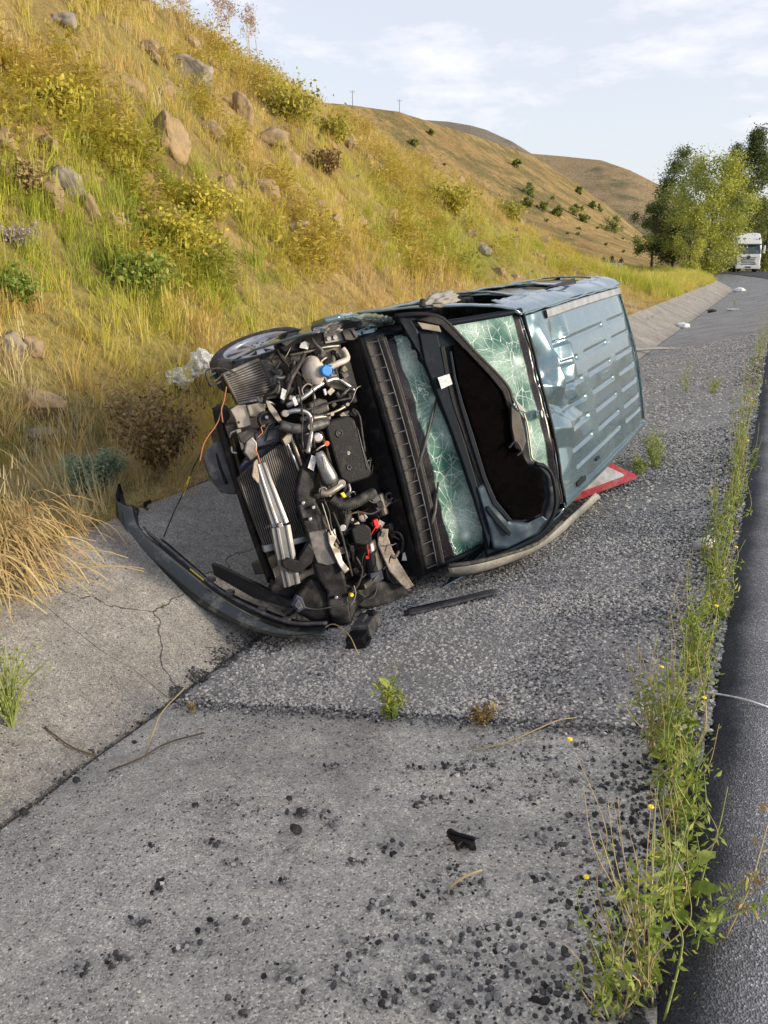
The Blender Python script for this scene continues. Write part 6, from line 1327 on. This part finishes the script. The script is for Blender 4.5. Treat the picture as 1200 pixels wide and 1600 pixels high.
# ================================================================== far things: lorry, people, poles
mat('lorry white', (.60, .63, .68), .3, var=.06, coat=.4); mat('lorry glass', (.05, .08, .10), .08, var=.2); mat('lorry dark', (.03, .032, .038), .5, var=.2); mat('trailer grey', (.40, .41, .43), .5, var=.12); mat('lamp glass', (.6, .62, .65), .15, var=.1)
def lorry():
    p = ground_pt(1170, 90); p[2] = .03; o = empty('white_lorry', tuple(p), R(20)); tag(o, 'white articulated lorry coming along the road past the trees', 'truck')
    # local: front faces -y, x right, z up
    prof = [(0, .55), (-.02, 1.5), (.02, 1.75), (.28, 2.75), (.5, 3.1), (1.1, 3.75), (2.2, 3.85), (2.25, .55)]
    W = 1.22; b = MB(); b.prism([(-W, y, z) for y, z in prof], (2 * W, 0, 0)); b.build('cab', 'lorry white', o, bevel=.12)
    MB().prism([(-1.08, .025, 1.78), (1.08, .025, 1.78), (1.0, .27, 2.72), (-1.0, .27, 2.72)], (0, -.03, .006)).build('windscreen', 'lorry glass', o, bevel=.02)
    MB().prism([(-1.1, .20, 2.70), (1.1, .20, 2.70), (1.1, -.12, 2.62), (-1.1, -.12, 2.62)], (0, 0, .05)).build('sun_visor', 'lorry dark', o, bevel=.01)
    for sg in (-1, 1):
        MB().prism([(sg * 1.225, .35, 1.75), (sg * 1.225, 1.15, 1.75), (sg * 1.225, 1.15, 2.5), (sg * 1.225, .5, 2.5)], (sg * .012, 0, 0)).build('side_window', 'lorry glass', o)
        MB().box((sg * 1.42, .02, 2.2), (.2, .14, .75)).build('mirror', 'lorry white', o, bevel=.04); MB().box((sg * 1.32, .1, 2.5), (.2, .04, .05)).build('mirror_arm', 'lorry dark', o)
        MB().box((sg * .92, -.06, .85), (.42, .1, .24)).build('headlight', 'lamp glass', o, bevel=.04)
        for y in (.85, 6.0, 8.5, 9.8): w = MB().cyl((sg * 1.2, y, .5), (sg * .85, y, .5), .5, 20).build('wheel', 'rubber', o, bevel=.03)
        MB().box((sg * 1.0, .5, 3.25), (.14, .1, .16)).build('roof_lamp', 'lorry dark', o)
        MB().box((sg * 1.18, 2.4, 2.5), (.05, .5, 2.2)).build('side_fairing', 'lorry dark', o)
    for k in range(5): MB().box((0, -.03, .78 + k * .16), (1.3 if k < 4 else 1.5, .04, .06)).build('grille_bar', 'lorry dark', o)
    MB().cyl((0, -.02, 1.45), (0, -.06, 1.45), .17, 20).build('emblem', 'lorry dark', o); MB().box((0, -.1, .5), (2.4, .3, .35)).build('bumper', 'lorry white', o, bevel=.05); MB().box((0, -.27, .5), (.55, .02, .13)).build('number_plate', 'lorry dark', o)
    MB().box((0, 7.2, 2.5), (2.45, 8.5, 2.6)).build('trailer', 'trailer grey', o, bevel=.04); MB().box((0, 6.5, 1.0), (1.0, 9, .25)).build('chassis', 'lorry dark', o)
lorry()
mat('dark clothes', (.035, .033, .035), .85, var=.3); mat('skin', (.32, .18, .12), .6, var=.1); mat('hair', (.02, .016, .013), .7, var=.1)
def person(px, py, h, label, arms, cloth='dark clothes', D=108, bend=0.0):
    d = ray(px, py); k = D / math.hypot(d[0], d[1]); p = CAM + d * k; p[2] = float(ground_z(p[0], p[1]))
    o = empty('person', tuple(p), YAW); tag(o, label, 'person'); H = h
    J = {'pel': (0, 0, .52), 'chest': (0, -.12 * bend, .74 - .05 * bend), 'neck': (0, -.2 * bend, .845 - .09 * bend), 'hl': (.055, 0, .50), 'kl': (.06, -.02, .27), 'al': (.06, 0, .035), 'tl': (.065, -.08, .015), 'hr': (-.055, 0, .50), 'kr': (-.06, -.02, .27), 'ar': (-.065, .01, .035), 'tr': (-.07, -.07, .015),
         'sl': (.11, -.15 * bend, .80 - .07 * bend), 'el': arms[0], 'wl': arms[1], 'sr': (-.11, -.15 * bend, .80 - .07 * bend), 'er': arms[2], 'wr': arms[3]}
    E_ = [('pel', 'chest'), ('chest', 'neck'), ('pel', 'hl'), ('hl', 'kl'), ('kl', 'al'), ('al', 'tl'), ('pel', 'hr'), ('hr', 'kr'), ('kr', 'ar'), ('ar', 'tr'), ('chest', 'sl'), ('sl', 'el'), ('el', 'wl'), ('chest', 'sr'), ('sr', 'er'), ('er', 'wr')]
    rad = dict(pel=.075, chest=.085, neck=.035, hl=.055, kl=.036, al=.026, tl=.02, hr=.055, kr=.036, ar=.026, tr=.02, sl=.042, el=.028, wl=.02, sr=.042, er=.028, wr=.02); K = list(J)
    me = bpy.data.meshes.new('body'); me.from_pydata([tuple(c * H for c in J[k]) for k in K], [(K.index(a), K.index(b)) for a, b in E_], []); ob = link('body', me, cloth, o)
    sk = ob.modifiers.new('skin', 'SKIN'); ob.modifiers.new('sub', 'SUBSURF').levels = 1
    if not me.skin_vertices: me.attributes
    for i, k in enumerate(K): me.skin_vertices[0].data[i].radius = (rad[k] * H, rad[k] * H); me.skin_vertices[0].data[i].use_root = (k == 'pel')
    hd = np.array(J['neck']) * H + np.array((0, -.01 - .03 * bend, .075 * H)); q = MB().ell(hd, (.046 * H, .055 * H, .068 * H), 14, 10); q.ell(hd + np.array((0, -.057 * H, -.008 * H)), (.008 * H, .012 * H, .014 * H), 6, 4); q.tube([np.array(J['neck']) * H, hd], .03 * H, 8); q.build('head', 'skin', o, smooth=True); MB().ell(hd + np.array((0, .012 * H, .022 * H)), (.05 * H, .052 * H, .055 * H), 12, 8).build('hair', 'hair', o, smooth=True)
ST = ((.15, 0, .63), (.15, -.04, .48), (-.15, 0, .63), (-.15, -.04, .48))
if True:
    person(956, 404, 1.75, 'person in dark clothes standing upright in the field, middle of the three', ST)
    person(971, 405, 1.68, 'person in dark clothes standing beside the pale slab in the field, rightmost of the three', ((.15, -.03, .64), (.12, -.16, .60), (-.15, 0, .63), (-.14, -.05, .48)))
    person(941, 408, 1.62, 'person in dark clothes bending forward in the field, leftmost of the three', ((.13, -.28, .58), (.10, -.30, .42), (-.13, -.28, .58), (-.10, -.30, .42)), bend=1.0)
d = ray(956, 414); p = CAM + d * (104 / math.hypot(d[0], d[1])); q = MB().box((0, 0, .25), (2.6, .7, .5)).box((0, 0, .53), (2.8, .9, .08)).build('pale_slab', 'white plastic', None, bevel=.03); q.location = (p[0], p[1], float(ground_z(p[0], p[1])) - .05); q.rotation_euler = (0, 0, YAW); tag(q, 'low pale slab in the field in front of the three people', 'slab')
mat('pole grey', (.16, .15, .14), .8, var=.2)
for x, y, h, lb in ((551, 166, 22, 'thin pole on the hill skyline next to the bank crest'), (624, 180, 22, 'thin pole on the hill skyline farther along the ridge')):
    c = on_hill(x, y + 3); c = CAM + ray(x, y) * 170 if c is None else c; D = np.linalg.norm(c - CAM); H = h * D / F
    o = empty('utility_pole', tuple(c)); tag(o, lb, 'pole'); MB().cyl((0, 0, -.5), (0, 0, H), (.08, .055), 8).build('shaft', 'pole grey', o); MB().box((0, 0, H - .3), (.8, .06, .06), Matrix.Rotation(YAW, 3, 'Z')).build('crossarm', 'pole grey', o)
    for s in (-.4, 0, .4): MB().cyl((s * math.cos(YAW), s * math.sin(YAW), H - .25), (s * math.cos(YAW), s * math.sin(YAW), H - .1), .04, 6).build('insulator', 'pole grey', o)
